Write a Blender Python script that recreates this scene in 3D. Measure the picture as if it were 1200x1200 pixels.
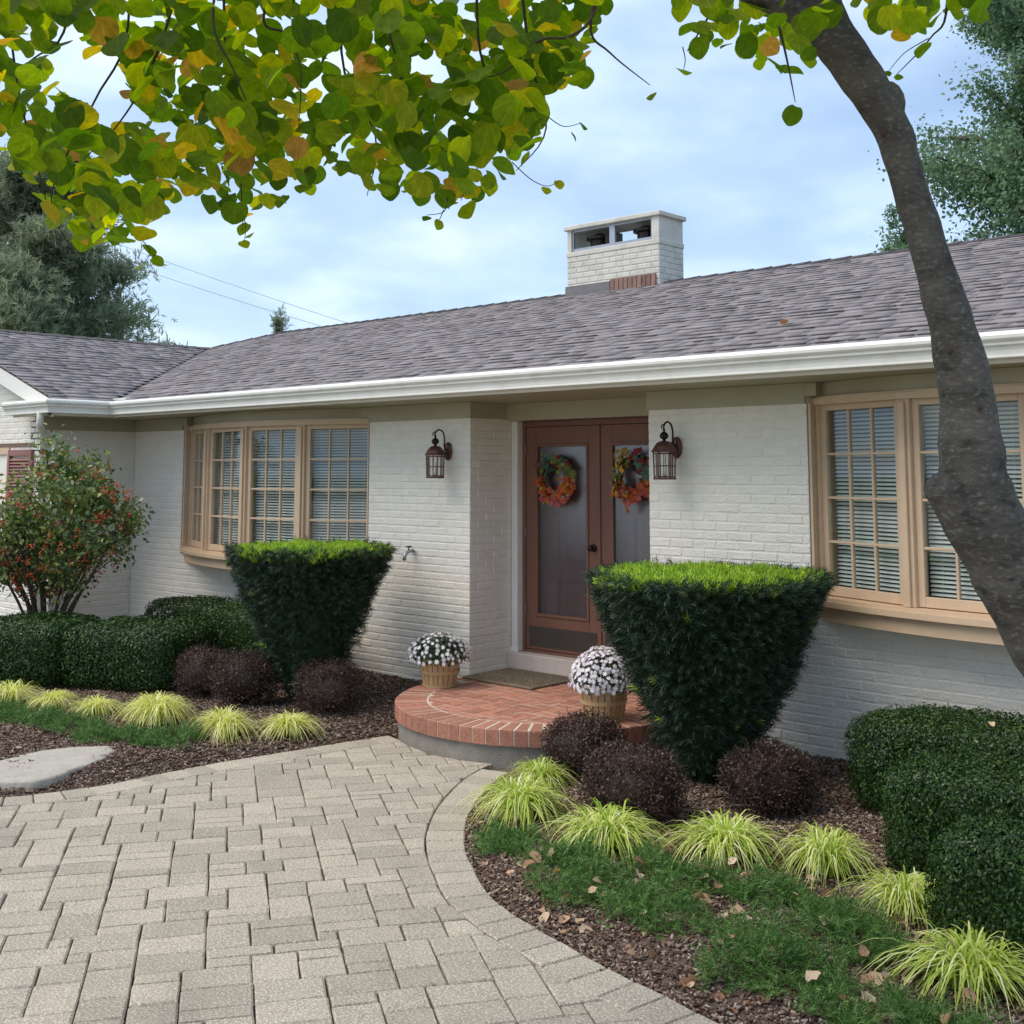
import bpy, math, random
import numpy as np
from mathutils import Vector, Matrix
random.seed(7); RNG = np.random.default_rng(11)
for o in list(bpy.data.objects): bpy.data.objects.remove(o)
S = bpy.context.scene
COL = S.collection
R = math.radians

# ------------------------------------------------------------------ camera
YAW, PITCH = R(42.7), R(6.3)
cam = bpy.data.cameras.new('camera'); co = bpy.data.objects.new('camera', cam); COL.objects.link(co)
co.location = (0, -7.5, 2.0); co.rotation_euler = (R(90) + PITCH, 0, YAW)
cam.sensor_width = 36; cam.lens = 1379 / 1200 * 36; cam.shift_y = -200 / 1200
cam.clip_start = 0.05; cam.clip_end = 2000
S.camera = co
S.render.resolution_x = S.render.resolution_y = 1024

# ------------------------------------------------------------------ sky and sun
SUN_DIR = Vector((-0.42, -0.60, 1.15)).normalized()
EL = math.asin(SUN_DIR.z); AZ = math.atan2(SUN_DIR.x, SUN_DIR.y)
W = bpy.data.worlds.new('World'); S.world = W; W.use_nodes = True
nt = W.node_tree; nt.nodes.clear(); N = nt.nodes.new; L = nt.links.new
sky = N('ShaderNodeTexSky'); sky.sky_type = 'NISHITA'; sky.sun_disc = False
sky.sun_elevation = EL; sky.sun_rotation = AZ; sky.air_density = 1.0; sky.dust_density = 1.5; sky.ozone_density = 1.5
tc = N('ShaderNodeTexCoord'); sx = N('ShaderNodeSeparateXYZ'); L(tc.outputs['Generated'], sx.inputs[0])
zz = N('ShaderNodeMath'); zz.operation = 'ADD'; zz.inputs[1].default_value = 0.22; L(sx.outputs[2], zz.inputs[0])
zm = N('ShaderNodeMath'); zm.operation = 'MAXIMUM'; zm.inputs[1].default_value = 0.1; L(zz.outputs[0], zm.inputs[0])
dx = N('ShaderNodeMath'); dx.operation = 'DIVIDE'; L(sx.outputs[0], dx.inputs[0]); L(zm.outputs[0], dx.inputs[1])
dy = N('ShaderNodeMath'); dy.operation = 'DIVIDE'; L(sx.outputs[1], dy.inputs[0]); L(zm.outputs[0], dy.inputs[1])
cb = N('ShaderNodeCombineXYZ'); L(dx.outputs[0], cb.inputs[0]); L(dy.outputs[0], cb.inputs[1]); cb.inputs[2].default_value = 3.1
def ramp(src, stops):
    r = N('ShaderNodeValToRGB'); e = r.color_ramp.elements
    while len(e) < len(stops): e.new(0.5)
    for q, (p, c) in zip(e, stops): q.position = p; q.color = (c, c, c, 1) if not isinstance(c, tuple) else (*c, 1)
    L(src, r.inputs[0]); return r.outputs[0]
n1 = N('ShaderNodeTexNoise'); n1.inputs['Scale'].default_value = 1.5; n1.inputs['Detail'].default_value = 5; n1.inputs['Roughness'].default_value = 0.5; n1.inputs['Distortion'].default_value = 0.3
n2 = N('ShaderNodeTexNoise'); n2.inputs['Scale'].default_value = 3.2; n2.inputs['Detail'].default_value = 4; n2.inputs['Roughness'].default_value = 0.5
L(cb.outputs[0], n1.inputs['Vector']); L(cb.outputs[0], n2.inputs['Vector'])
mask = ramp(n1.outputs[0], [(0.30, 0.25), (0.62, 0.95)])
ccol = ramp(n2.outputs[0], [(0.30, (0.34, 0.44, 0.60)), (0.46, (0.40, 0.53, 0.72)), (0.62, (0.53, 0.645, 0.79)), (0.80, (0.72, 0.78, 0.84))])
b1 = N('ShaderNodeBackground'); b1.inputs[1].default_value = 0.13; L(sky.outputs[0], b1.inputs[0])
b2 = N('ShaderNodeBackground'); b2.inputs[1].default_value = 1.02; L(ccol, b2.inputs[0])
mx = N('ShaderNodeMixShader'); L(mask, mx.inputs[0]); L(b1.outputs[0], mx.inputs[1]); L(b2.outputs[0], mx.inputs[2])
wo = N('ShaderNodeOutputWorld'); L(mx.outputs[0], wo.inputs[0])

sl = bpy.data.lights.new('sun', 'SUN'); so = bpy.data.objects.new('sun', sl); COL.objects.link(so)
sl.energy = 1.9; sl.angle = R(50); sl.color = (1.0, 0.90, 0.76)
so.rotation_euler = SUN_DIR.to_track_quat('Z', 'Y').to_euler(); so.location = (-8, -16, 18)
V = S.view_settings; V.view_transform = 'Standard'; V.look = 'None'; V.exposure = 0.70; V.gamma = 1; V.use_curve_mapping = False
S.render.engine = 'CYCLES'
S.cycles.max_bounces = 8; S.cycles.transparent_max_bounces = 12

# ------------------------------------------------------------------ materials
def newmat(name):
    m = bpy.data.materials.new(name); m.use_nodes = True
    return m, m.node_tree.nodes, m.node_tree.links, m.node_tree.nodes['Principled BSDF']
def rand_node(n, l):
    g = n.new('ShaderNodeNewGeometry'); oi = n.new('ShaderNodeObjectInfo')
    a = n.new('ShaderNodeMath'); a.operation = 'ADD'; l.new(g.outputs['Random Per Island'], a.inputs[0]); l.new(oi.outputs['Random'], a.inputs[1])
    f = n.new('ShaderNodeMath'); f.operation = 'FRACT'; l.new(a.outputs[0], f.inputs[0]); return f.outputs[0]
def M(name, c1, c2=None, scale=6, rough=0.75, bump=0.0, bscale=60, rnd=0.0, metal=0.0, speck=None, spec=0.4, stretch=None, stain=None, speck2=None):
    m, n, l, p = newmat(name)
    c2 = c2 or c1
    tc = n.new('ShaderNodeTexCoord'); co_ = tc.outputs['Object']
    g = n.new('ShaderNodeNewGeometry'); pos = g.outputs['Position']
    if stretch:
        mp = n.new('ShaderNodeMapping'); mp.inputs['Scale'].default_value = stretch; l.new(pos, mp.inputs[0]); pos = mp.outputs[0]
    nz = n.new('ShaderNodeTexNoise'); nz.inputs['Scale'].default_value = scale; nz.inputs['Detail'].default_value = 6; nz.inputs['Roughness'].default_value = 0.6
    l.new(pos, nz.inputs['Vector'])
    mr = n.new('ShaderNodeMapRange'); mr.inputs[1].default_value = 0.3; mr.inputs[2].default_value = 0.7; l.new(nz.outputs[0], mr.inputs[0])
    mix = n.new('ShaderNodeMix'); mix.data_type = 'RGBA'; l.new(mr.outputs[0], mix.inputs[0])
    mix.inputs[6].default_value = (*c1, 1); mix.inputs[7].default_value = (*c2, 1)
    out = mix.outputs[2]
    if speck:
        sc, lo, hi, col, amt = speck
        s = n.new('ShaderNodeTexNoise'); s.inputs['Scale'].default_value = sc; s.inputs['Detail'].default_value = 2; l.new(pos, s.inputs['Vector'])
        mr2 = n.new('ShaderNodeMapRange'); mr2.inputs[1].default_value = lo; mr2.inputs[2].default_value = hi; mr2.inputs[4].default_value = amt; l.new(s.outputs[0], mr2.inputs[0])
        mx2 = n.new('ShaderNodeMix'); mx2.data_type = 'RGBA'; l.new(mr2.outputs[0], mx2.inputs[0]); l.new(out, mx2.inputs[6]); mx2.inputs[7].default_value = (*col, 1); out = mx2.outputs[2]
    for stain in [q for q in (stain, speck2) if q]:
        sc, lo, hi, col, amt = stain
        s = n.new('ShaderNodeTexNoise'); s.inputs['Scale'].default_value = sc; s.inputs['Detail'].default_value = 5; l.new(pos, s.inputs['Vector'])
        mr2 = n.new('ShaderNodeMapRange'); mr2.inputs[1].default_value = lo; mr2.inputs[2].default_value = hi; mr2.inputs[4].default_value = amt; l.new(s.outputs[0], mr2.inputs[0])
        mx2 = n.new('ShaderNodeMix'); mx2.data_type = 'RGBA'; l.new(mr2.outputs[0], mx2.inputs[0]); l.new(out, mx2.inputs[6]); mx2.inputs[7].default_value = (*col, 1); out = mx2.outputs[2]
    if rnd:
        r = rand_node(n, l)
        mr3 = n.new('ShaderNodeMapRange'); mr3.inputs[3].default_value = 1 - rnd; mr3.inputs[4].default_value = 1 + rnd * 0.7; l.new(r, mr3.inputs[0])
        h = n.new('ShaderNodeHueSaturation'); l.new(mr3.outputs[0], h.inputs['Value']); l.new(out, h.inputs['Color']); out = h.outputs[0]
    l.new(out, p.inputs['Base Color'])
    p.inputs['Roughness'].default_value = rough; p.inputs['Metallic'].default_value = metal; p.inputs['Specular IOR Level'].default_value = spec
    if bump:
        b = n.new('ShaderNodeBump'); b.inputs['Strength'].default_value = bump; b.inputs['Distance'].default_value = 0.01
        bn = n.new('ShaderNodeTexNoise'); bn.inputs['Scale'].default_value = bscale; bn.inputs['Detail'].default_value = 4; l.new(pos, bn.inputs['Vector'])
        l.new(bn.outputs[0], b.inputs['Height']); l.new(b.outputs[0], p.inputs['Normal'])
    return m
def LEAF(name, stops, trans=0.35, rough=0.5, spec=0.35, tv=1.6):
    """leaf material: each leaf draws its own colour from the ramp; part of the light passes through"""
    m, n, l, p = newmat(name)
    r = rand_node(n, l); cr = n.new('ShaderNodeValToRGB'); e = cr.color_ramp.elements
    while len(e) < len(stops): e.new(0.5)
    for q, (pp, c) in zip(e, stops): q.position = pp; q.color = (*c, 1)
    l.new(r, cr.inputs[0]); l.new(cr.outputs[0], p.inputs['Base Color'])
    p.inputs['Roughness'].default_value = rough; p.inputs['Specular IOR Level'].default_value = spec
    if trans:
        t = n.new('ShaderNodeBsdfTranslucent'); h = n.new('ShaderNodeHueSaturation'); h.inputs['Value'].default_value = tv; h.inputs['Saturation'].default_value = 1.1
        l.new(cr.outputs[0], h.inputs['Color']); l.new(h.outputs[0], t.inputs['Color'])
        mx = n.new('ShaderNodeMixShader'); mx.inputs[0].default_value = trans
        l.new(p.outputs[0], mx.inputs[1]); l.new(t.outputs[0], mx.inputs[2]); l.new(mx.outputs[0], n['Material Output'].inputs[0])
    return m
def GLASS(name, tint=(1, 1, 1), f0=1.5, ro=0.03):
    m, n, l, p = newmat(name); n.remove(p)
    t = n.new('ShaderNodeBsdfTransparent'); t.inputs[0].default_value = (*tint, 1)
    g = n.new('ShaderNodeBsdfGlossy'); g.inputs['Roughness'].default_value = ro; g.inputs[0].default_value = (0.9, 0.95, 1, 1)
    ge = n.new('ShaderNodeNewGeometry'); dt = n.new('ShaderNodeVectorMath'); dt.operation = 'DOT_PRODUCT'; l.new(ge.outputs['Normal'], dt.inputs[0]); l.new(ge.outputs['Incoming'], dt.inputs[1])
    def mth(op, a, b_):
        k = n.new('ShaderNodeMath'); k.operation = op
        for i, q in enumerate((a, b_)):
            if q is None: continue
            if isinstance(q, (int, float)): k.inputs[i].default_value = q
            else: l.new(q, k.inputs[i])
        return k.outputs[0]
    om = mth('SUBTRACT', 1.0, mth('ABSOLUTE', dt.outputs['Value'], None)); r0 = ((f0 - 1) / (f0 + 1)) ** 2
    fac = mth('ADD', r0, mth('MULTIPLY', 1 - r0, mth('POWER', om, 5.0)))
    mx = n.new('ShaderNodeMixShader'); l.new(fac, mx.inputs[0]); l.new(t.outputs[0], mx.inputs[1]); l.new(g.outputs[0], mx.inputs[2])
    l.new(mx.outputs[0], n['Material Output'].inputs[0]); return m

m_wall = M('painted_brick', (0.77, 0.72, 0.63), (0.82, 0.77, 0.68), 9, 0.62, 0.7, 55, 0.03, stain=(2.2, 0.58, 0.8, (0.60, 0.56, 0.48), 0.5))
m_white = M('white_trim_paint', (0.79, 0.77, 0.71), (0.73, 0.71, 0.65), 4, 0.45)
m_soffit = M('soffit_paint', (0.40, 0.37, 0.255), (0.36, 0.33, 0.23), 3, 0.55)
m_gutter = M('gutter_metal', (0.80, 0.785, 0.73), (0.73, 0.71, 0.65), 5, 0.32, stain=(9, 0.55, 0.8, (0.50, 0.47, 0.40), 0.35))
m_tan = M('tan_window_paint', (0.63, 0.46, 0.31), (0.57, 0.41, 0.27), 6, 0.5, 0.1, 80)
m_blind = M('blind_slat', (0.84, 0.83, 0.79), (0.80, 0.79, 0.75), 5, 0.5)
m_shingle = M('asphalt_shingle', (0.190, 0.168, 0.172), (0.272, 0.245, 0.25), 16, 0.92, 0.5, 260, 0.17, speck=(420, 0.5, 0.75, (0.42, 0.38, 0.37), 0.6))
m_deck = M('roof_underlay', (0.04, 0.035, 0.035), None, 5, 0.9)
m_ridge = M('ridge_shingle', (0.060, 0.052, 0.054), (0.10, 0.088, 0.09), 16, 0.92, 0.4, 200, 0.2)
m_inner = M('interior_plaster', (0.30, 0.28, 0.25), None, 2, 0.9)
m_door = M('door_paint', (0.20, 0.092, 0.060), (0.165, 0.074, 0.049), 12, 0.55, 0.1, 60, stretch=(1, 1, 0.15))
m_door2 = M('inner_door_wood', (0.25, 0.13, 0.10), (0.20, 0.10, 0.08), 12, 0.45, stretch=(1, 1, 0.15))
m_kick = M('kick_plate', (0.085, 0.070, 0.058), (0.065, 0.054, 0.045), 9, 0.42, metal=0.25)
m_shutter = M('shutter_paint', (0.30, 0.13, 0.115), (0.25, 0.105, 0.095), 6, 0.5)
m_glass = GLASS('window_glass', (0.90, 0.93, 0.92), 1.5)
m_dglass = GLASS('door_glass', (0.80, 0.79, 0.81), 2.0, 0.32)
m_lglass = GLASS('lantern_glass', (0.97, 0.97, 0.95), 1.3)
m_copper = M('aged_copper', (0.17, 0.085, 0.065), (0.10, 0.05, 0.04), 30, 0.42, 0.15, 120, metal=0.75)
m_iron = M('dark_iron', (0.03, 0.022, 0.02), None, 10, 0.4, metal=0.6)
m_candle = M('candle_tube', (0.72, 0.68, 0.58), None, 4, 0.5)
m_brick = M('red_brick', (0.42, 0.185, 0.118), (0.32, 0.122, 0.078), 18, 0.85, 0.5, 140, 0.22, speck=(90, 0.50, 0.75, (0.56, 0.36, 0.27), 0.6))
m_mortar = M('mortar', (0.62, 0.55, 0.45), (0.52, 0.45, 0.37), 20, 0.95, 0.4, 120)
m_conc = M('concrete', (0.30, 0.27, 0.22), (0.20, 0.18, 0.15), 9, 0.92, 0.6, 90, speck=(160, 0.55, 0.8, (0.55, 0.52, 0.46), 0.6), stain=(3, 0.5, 0.75, (0.20, 0.185, 0.16), 0.5))
m_sillst = M('limestone_step', (0.58, 0.50, 0.45), (0.50, 0.43, 0.385), 5, 0.8, 0.2, 60)
m_paver = M('concrete_paver', (0.400, 0.340, 0.262), (0.318, 0.269, 0.206), 5, 0.93, 0.7, 120, 0.16, speck=(95, 0.46, 0.66, (0.62, 0.565, 0.47), 0.8), stain=(1.3, 0.58, 0.80, (0.17, 0.145, 0.115), 0.5), speck2=(120, 0.56, 0.70, (0.13, 0.11, 0.085), 0.75))
m_joint = M('joint_sand', (0.085, 0.070, 0.052), (0.13, 0.11, 0.08), 25, 0.95, 0.4, 100, stain=(3, 0.6, 0.75, (0.06, 0.09, 0.025), 0.6))
m_mulch = M('mulch_soil', (0.055, 0.033, 0.026), (0.13, 0.085, 0.07), 55, 0.95, 1.0, 90, speck=(130, 0.58, 0.72, (0.26, 0.19, 0.16), 0.8))
def chipmat():
    return LEAF('mulch_chip', [(0.0, (0.050, 0.029, 0.020)), (0.35, (0.115, 0.070, 0.047)), (0.65, (0.185, 0.125, 0.092)), (0.88, (0.29, 0.22, 0.175)), (1.0, (0.44, 0.37, 0.30))], 0, 0.9, 0.2)
m_chip = chipmat()
m_lawn = M('lawn', (0.045, 0.085, 0.02), (0.07, 0.10, 0.03), 2, 0.95, 0.6, 40)
m_stone = M('flagstone', (0.44, 0.40, 0.34), (0.35, 0.315, 0.265), 9, 0.9, 0.8, 30, speck=(90, 0.55, 0.8, (0.55, 0.52, 0.46), 0.6))
m_mat = M('coir_mat', (0.30, 0.245, 0.175), (0.19, 0.15, 0.105), 45, 0.98, 1.0, 300)
m_basket = M('basket_wood', (0.52, 0.36, 0.19), (0.42, 0.27, 0.13), 14, 0.7, 0.2, 90, 0.12, stretch=(1, 1, 0.2))
m_bark = M('smooth_grey_bark', (0.115, 0.104, 0.088), (0.040, 0.036, 0.031), 7, 0.92, 1.0, 34, stretch=(1, 1, 1.7), speck=(60, 0.55, 0.72, (0.20, 0.19, 0.165), 0.6), stain=(14, 0.60, 0.72, (0.020, 0.018, 0.016), 0.7))
m_bark2 = M('brown_bark', (0.10, 0.075, 0.055), (0.06, 0.045, 0.033), 8, 0.95, 0.8, 30)
m_twig = M('twig_bark', (0.055, 0.036, 0.027), None, 10, 0.85)
m_metal = M('galvanised_metal', (0.42, 0.44, 0.47), (0.34, 0.36, 0.40), 12, 0.4, metal=0.7)
m_lead = M('lead_flashing', (0.20, 0.195, 0.20), (0.15, 0.145, 0.15), 8, 0.6, metal=0.3)
m_cable = M('grey_cable', (0.16, 0.17, 0.19), None, 5, 0.7)
m_plast = M('weathered_plastic', (0.30, 0.30, 0.26), (0.22, 0.21, 0.18), 20, 0.6)

m_canopy = LEAF('round_leaf', [(0, (0.060, 0.115, 0.012)), (0.35, (0.115, 0.190, 0.018)), (0.65, (0.20, 0.275, 0.024)), (0.87, (0.33, 0.36, 0.03)), (0.93, (0.46, 0.36, 0.04)), (0.975, (0.48, 0.29, 0.05)), (1.0, (0.32, 0.18, 0.06))], 0.70, 0.5, 0.3, 2.1)
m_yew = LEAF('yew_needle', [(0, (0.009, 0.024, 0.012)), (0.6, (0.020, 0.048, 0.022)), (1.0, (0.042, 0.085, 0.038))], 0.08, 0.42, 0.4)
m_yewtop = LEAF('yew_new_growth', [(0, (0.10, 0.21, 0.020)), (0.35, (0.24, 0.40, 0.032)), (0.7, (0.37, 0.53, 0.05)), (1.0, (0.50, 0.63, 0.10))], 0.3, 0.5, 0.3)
m_box = LEAF('boxwood_leaf', [(0, (0.009, 0.025, 0.005)), (0.6, (0.022, 0.058, 0.009)), (0.93, (0.046, 0.105, 0.016)), (1, (0.09, 0.16, 0.035))], 0.08, 0.40, 0.32)
m_barb = LEAF('purple_leaf', [(0, (0.026, 0.016, 0.013)), (0.5, (0.056, 0.033, 0.026)), (0.85, (0.105, 0.066, 0.050)), (1, (0.19, 0.135, 0.105))], 0.12, 0.5, 0.3)
m_blade = LEAF('golden_blade', [(0, (0.34, 0.42, 0.07)), (0.35, (0.60, 0.62, 0.15)), (0.7, (0.76, 0.74, 0.30)), (0.97, (0.82, 0.80, 0.52)), (1, (0.42, 0.30, 0.14))], 0.35, 0.5, 0.3)
m_blade2 = LEAF('green_edged_blade', [(0, (0.22, 0.33, 0.04)), (0.35, (0.42, 0.53, 0.08)), (0.7, (0.66, 0.68, 0.22)), (0.96, (0.80, 0.79, 0.50)), (1, (0.42, 0.30, 0.14))], 0.35, 0.5, 0.3)
m_cover = LEAF('creeping_needle', [(0, (0.026, 0.075, 0.015)), (0.45, (0.070, 0.165, 0.032)), (0.8, (0.15, 0.285, 0.062)), (1, (0.27, 0.34, 0.12))], 0.15, 0.5, 0.35)
m_thorn = LEAF('firethorn_leaf', [(0, (0.045, 0.085, 0.024)), (0.5, (0.105, 0.165, 0.048)), (0.8, (0.21, 0.27, 0.07)), (1, (0.38, 0.40, 0.14))], 0.3, 0.35, 0.5)
m_berry = LEAF('red_berry', [(0, (0.42, 0.030, 0.016)), (0.6, (0.60, 0.060, 0.020)), (1, (0.70, 0.16, 0.04))], 0, 0.35, 0.5)
m_far = LEAF('far_leaf', [(0, (0.075, 0.135, 0.070)), (0.6, (0.135, 0.215, 0.115)), (1, (0.22, 0.30, 0.17))], 0.4, 0.5, 0.4)
m_con = LEAF('conifer_spray', [(0, (0.14, 0.175, 0.115)), (0.6, (0.24, 0.285, 0.18)), (1, (0.34, 0.38, 0.26))], 0.45, 0.6, 0.3)
m_petal = LEAF('white_petal', [(0, (0.66, 0.62, 0.66)), (1, (0.85, 0.84, 0.83))], 0.2, 0.6, 0.2)
m_petal2 = LEAF('lilac_white_petal', [(0, (0.64, 0.57, 0.67)), (0.4, (0.80, 0.76, 0.80)), (1, (0.88, 0.87, 0.86))], 0.2, 0.6, 0.2)
m_mumg = LEAF('mum_leaf', [(0, (0.012, 0.032, 0.010)), (1, (0.035, 0.07, 0.02))], 0.1, 0.5)
m_dead = LEAF('dry_leaf', [(0, (0.30, 0.15, 0.085)), (0.35, (0.46, 0.28, 0.17)), (0.7, (0.60, 0.43, 0.29)), (0.92, (0.70, 0.57, 0.42)), (1, (0.58, 0.32, 0.06))], 0.2, 0.7, 0.2)
def flat(name, c, tr=0.15): return LEAF(name, [(0, tuple(0.75 * x for x in c)), (1, tuple(min(1, 1.2 * x) for x in c))], tr, 0.6, 0.2)
m_wo, m_wp, m_wy, m_wt, m_wg, m_wr = (flat('silk_orange', (0.50, 0.12, 0.03)), flat('silk_pink', (0.50, 0.13, 0.13)), flat('silk_yellow', (0.52, 0.31, 0.05)),
                                      flat('silk_teal', (0.08, 0.18, 0.13)), flat('silk_olive', (0.20, 0.22, 0.05)), flat('silk_crimson', (0.28, 0.03, 0.03)))
m_ww = flat('silk_cream', (0.60, 0.55, 0.48))

# ------------------------------------------------------------------ mesh helpers
def link(name, me, mat=None, parent=None, kind=None):
    o = bpy.data.objects.new(name, me); COL.objects.link(o)
    if mat is not None and me is not None and not me.materials: me.materials.append(mat)
    if parent is not None: o.parent = parent
    if kind: o['kind'] = kind
    return o
def tag(o, label, cat, group=None):
    o['label'] = label; o['category'] = cat
    if group: o['group'] = group
    return o
def thing(name, label, cat, loc=(0, 0, 0), rz=0, group=None):
    o = bpy.data.objects.new(name, None); COL.objects.link(o); o.location = loc; o.rotation_euler = (0, 0, rz); o.empty_display_size = 0.1
    return tag(o, label, cat, group)
def np_mesh(name, v, faces, smooth=False):
    """faces: int array (n,k)"""
    me = bpy.data.meshes.new(name); n, k = faces.shape
    me.vertices.add(len(v)); me.vertices.foreach_set('co', np.ascontiguousarray(v, dtype=np.float32).ravel())
    me.loops.add(n * k); me.loops.foreach_set('vertex_index', np.ascontiguousarray(faces, dtype=np.int32).ravel())
    me.polygons.add(n); me.polygons.foreach_set('loop_start', np.arange(0, n * k, k, dtype=np.int32)); me.polygons.foreach_set('loop_total', np.full(n, k, dtype=np.int32))
    if smooth: me.polygons.foreach_set('use_smooth', np.ones(n, dtype=bool))
    me.update(calc_edges=True); return me
class MB:
    def __init__(s): s.v = []; s.f = []
    def add(s, vs, fs):
        o = len(s.v); s.v += [tuple(p) for p in vs]; s.f += [tuple(i + o for i in f) for f in fs]; return s
    def b(s, x0, x1, y0, y1, z0, z1, M_=None, ch=0.0):
        if ch: return s.cb(x0, x1, y0, y1, z0, z1, ch, M_)
        vs = [(x, y, z) for z in (z0, z1) for y in (y0, y1) for x in (x0, x1)]
        if M_ is not None: vs = [tuple(M_ @ Vector(p)) for p in vs]
        return s.add(vs, [(0, 2, 3, 1), (4, 5, 7, 6), (0, 1, 5, 4), (2, 6, 7, 3), (0, 4, 6, 2), (1, 3, 7, 5)])
    def cb(s, x0, x1, y0, y1, z0, z1, c, M_=None):
        """box with all edges chamfered"""
        xs, ys, zs = (x0, x1), (y0, y1), (z0, z1); vs = []; idx = {}
        for i in (0, 1):
            for j in (0, 1):
                for k in (0, 1):
                    P = [xs[i], ys[j], zs[k]]; sg = [1 - 2 * i, 1 - 2 * j, 1 - 2 * k]
                    for a in range(3):
                        q = [P[t] + (0 if t == a else sg[t] * c) for t in range(3)]
                        idx[i, j, k, a] = len(vs); vs.append(tuple(q))
        fs = []
        for a in range(3):
            u, w = (a + 1) % 3, (a + 2) % 3
            for e in (0, 1):
                r = []
                for (p, q) in ((0, 0), (1, 0), (1, 1), (0, 1)):
                    t = [0, 0, 0]; t[a] = e; t[u] = p; t[w] = q; r.append(idx[t[0], t[1], t[2], a])
                fs.append(tuple(r) if e else tuple(reversed(r)))
            for p in (0, 1):
                for q in (0, 1):
                    t0 = [0, 0, 0]; t0[u] = p; t0[w] = q; t1 = list(t0); t1[a] = 1
                    r = (idx[(*t0, u)], idx[(*t1, u)], idx[(*t1, w)], idx[(*t0, w)])
                    fs.append(r if (p + q) % 2 == 1 else tuple(reversed(r)))
        for i in (0, 1):
            for j in (0, 1):
                for k in (0, 1):
                    r = (idx[i, j, k, 0], idx[i, j, k, 1], idx[i, j, k, 2]); fs.append(r if (i + j + k) % 2 == 1 else tuple(reversed(r)))
        if M_ is not None: vs = [tuple(M_ @ Vector(p)) for p in vs]
        return s.add(vs, fs)
    def prism(s, poly, z0, z1, top=None):
        n = len(poly); top = top or poly
        vs = [(x, y, z0) for x, y in poly] + [(x, y, z1) for x, y in top]
        return s.add(vs, [tuple(range(n - 1, -1, -1)), tuple(range(n, 2 * n))] + [(i, (i + 1) % n, n + (i + 1) % n, n + i) for i in range(n)])
    def tube(s, pts, rad, n=8, cap=True):
        pts = [Vector(p) for p in pts]; rad = [rad] * len(pts) if not isinstance(rad, (list, tuple)) else rad
        up = Vector((0.123, 0.45, 0.88)); rings = []
        for i, p in enumerate(pts):
            t = (pts[min(i + 1, len(pts) - 1)] - pts[max(i - 1, 0)]).normalized()
            a = t.cross(up)
            if a.length < 1e-3: a = t.cross(Vector((1, 0, 0)))
            a.normalize(); b_ = t.cross(a); up = a.cross(t)
            rings.append([p + (a * math.cos(2 * math.pi * k / n) + b_ * math.sin(2 * math.pi * k / n)) * rad[i] for k in range(n)])
        vs = [q for r in rings for q in r]; fs = []
        for i in range(len(pts) - 1):
            for k in range(n): fs.append((i * n + k, i * n + (k + 1) % n, (i + 1) * n + (k + 1) % n, (i + 1) * n + k))
        if cap: fs += [tuple(range(n - 1, -1, -1)), tuple(range((len(pts) - 1) * n, len(pts) * n))]
        return s.add(vs, fs)
    def lathe(s, prof, n=16, c=(0, 0, 0), ph=0.0):
        vs = [(c[0] + r * math.cos(ph + 2 * math.pi * k / n), c[1] + r * math.sin(ph + 2 * math.pi * k / n), c[2] + z) for r, z in prof for k in range(n)]
        fs = []
        for i in range(len(prof) - 1):
            for k in range(n): fs.append((i * n + k, i * n + (k + 1) % n, (i + 1) * n + (k + 1) % n, (i + 1) * n + k))
        fs += [tuple(range(n - 1, -1, -1)), tuple(range((len(prof) - 1) * n, len(prof) * n))]
        return s.add(vs, fs)
    def mesh(s, name, smooth=False):
        me = bpy.data.meshes.new(name); me.from_pydata(s.v, [], s.f); me.update()
        if smooth:
            for p in me.polygons: p.use_smooth = True
        return me
    def build(s, name, mat, parent=None, smooth=False, kind=None):
        return link(name, s.mesh(name, smooth), mat, parent, kind)
def catmull(P, n=8):
    P = [Vector(p) for p in P]; out = []
    for i in range(len(P) - 1):
        a, b, c, d = P[max(i - 1, 0)], P[i], P[i + 1], P[min(i + 2, len(P) - 1)]
        for k in range(n):
            t = k / n; out.append(0.5 * ((2 * b) + (c - a) * t + (2 * a - 5 * b + 4 * c - d) * t * t + (3 * b - a - 3 * c + d) * t ** 3))
    out.append(P[-1]); return out
def boxes_np(c, ax):
    """c (n,3) centres, ax (n,3,3) half axes -> verts, quads"""
    sg = np.array([(x, y, z) for z in (-1, 1) for y in (-1, 1) for x in (-1, 1)], float)
    v = c[:, None, :] + np.einsum('ka,nab->nkb', sg, ax)
    q = np.array([(0, 2, 3, 1), (4, 5, 7, 6), (0, 1, 5, 4), (2, 6, 7, 3), (0, 4, 6, 2), (1, 3, 7, 5)])
    f = (np.arange(len(c)) * 8)[:, None, None] + q[None]
    return v.reshape(-1, 3), f.reshape(-1, 4)
def unit(a): return a / np.maximum(np.linalg.norm(a, axis=-1, keepdims=True), 1e-9)
def frames(Nn, rng):
    """random roll frames with z = Nn"""
    r = unit(rng.normal(size=Nn.shape)); x = unit(np.cross(r, Nn)); y = np.cross(Nn, x)
    return np.stack([x, y, Nn], 1)
def scatter_mesh(name, P, Fr, size, tv, tf, smooth=False):
    """instances of a template: P (n,3), Fr (n,3,3) rows are axes, size (n,) or (n,3)"""
    size = np.asarray(size, float); size = size[:, None, None] if size.ndim == 1 else size[:, None, :]
    v = np.einsum('nka,nab->nkb', tv[None] * size, Fr) + P[:, None, :]
    f = tf[None] + (np.arange(len(P)) * len(tv))[:, None, None]
    return np_mesh(name, v.reshape(-1, 3), f.reshape(-1, tf.shape[1]), smooth)
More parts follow.
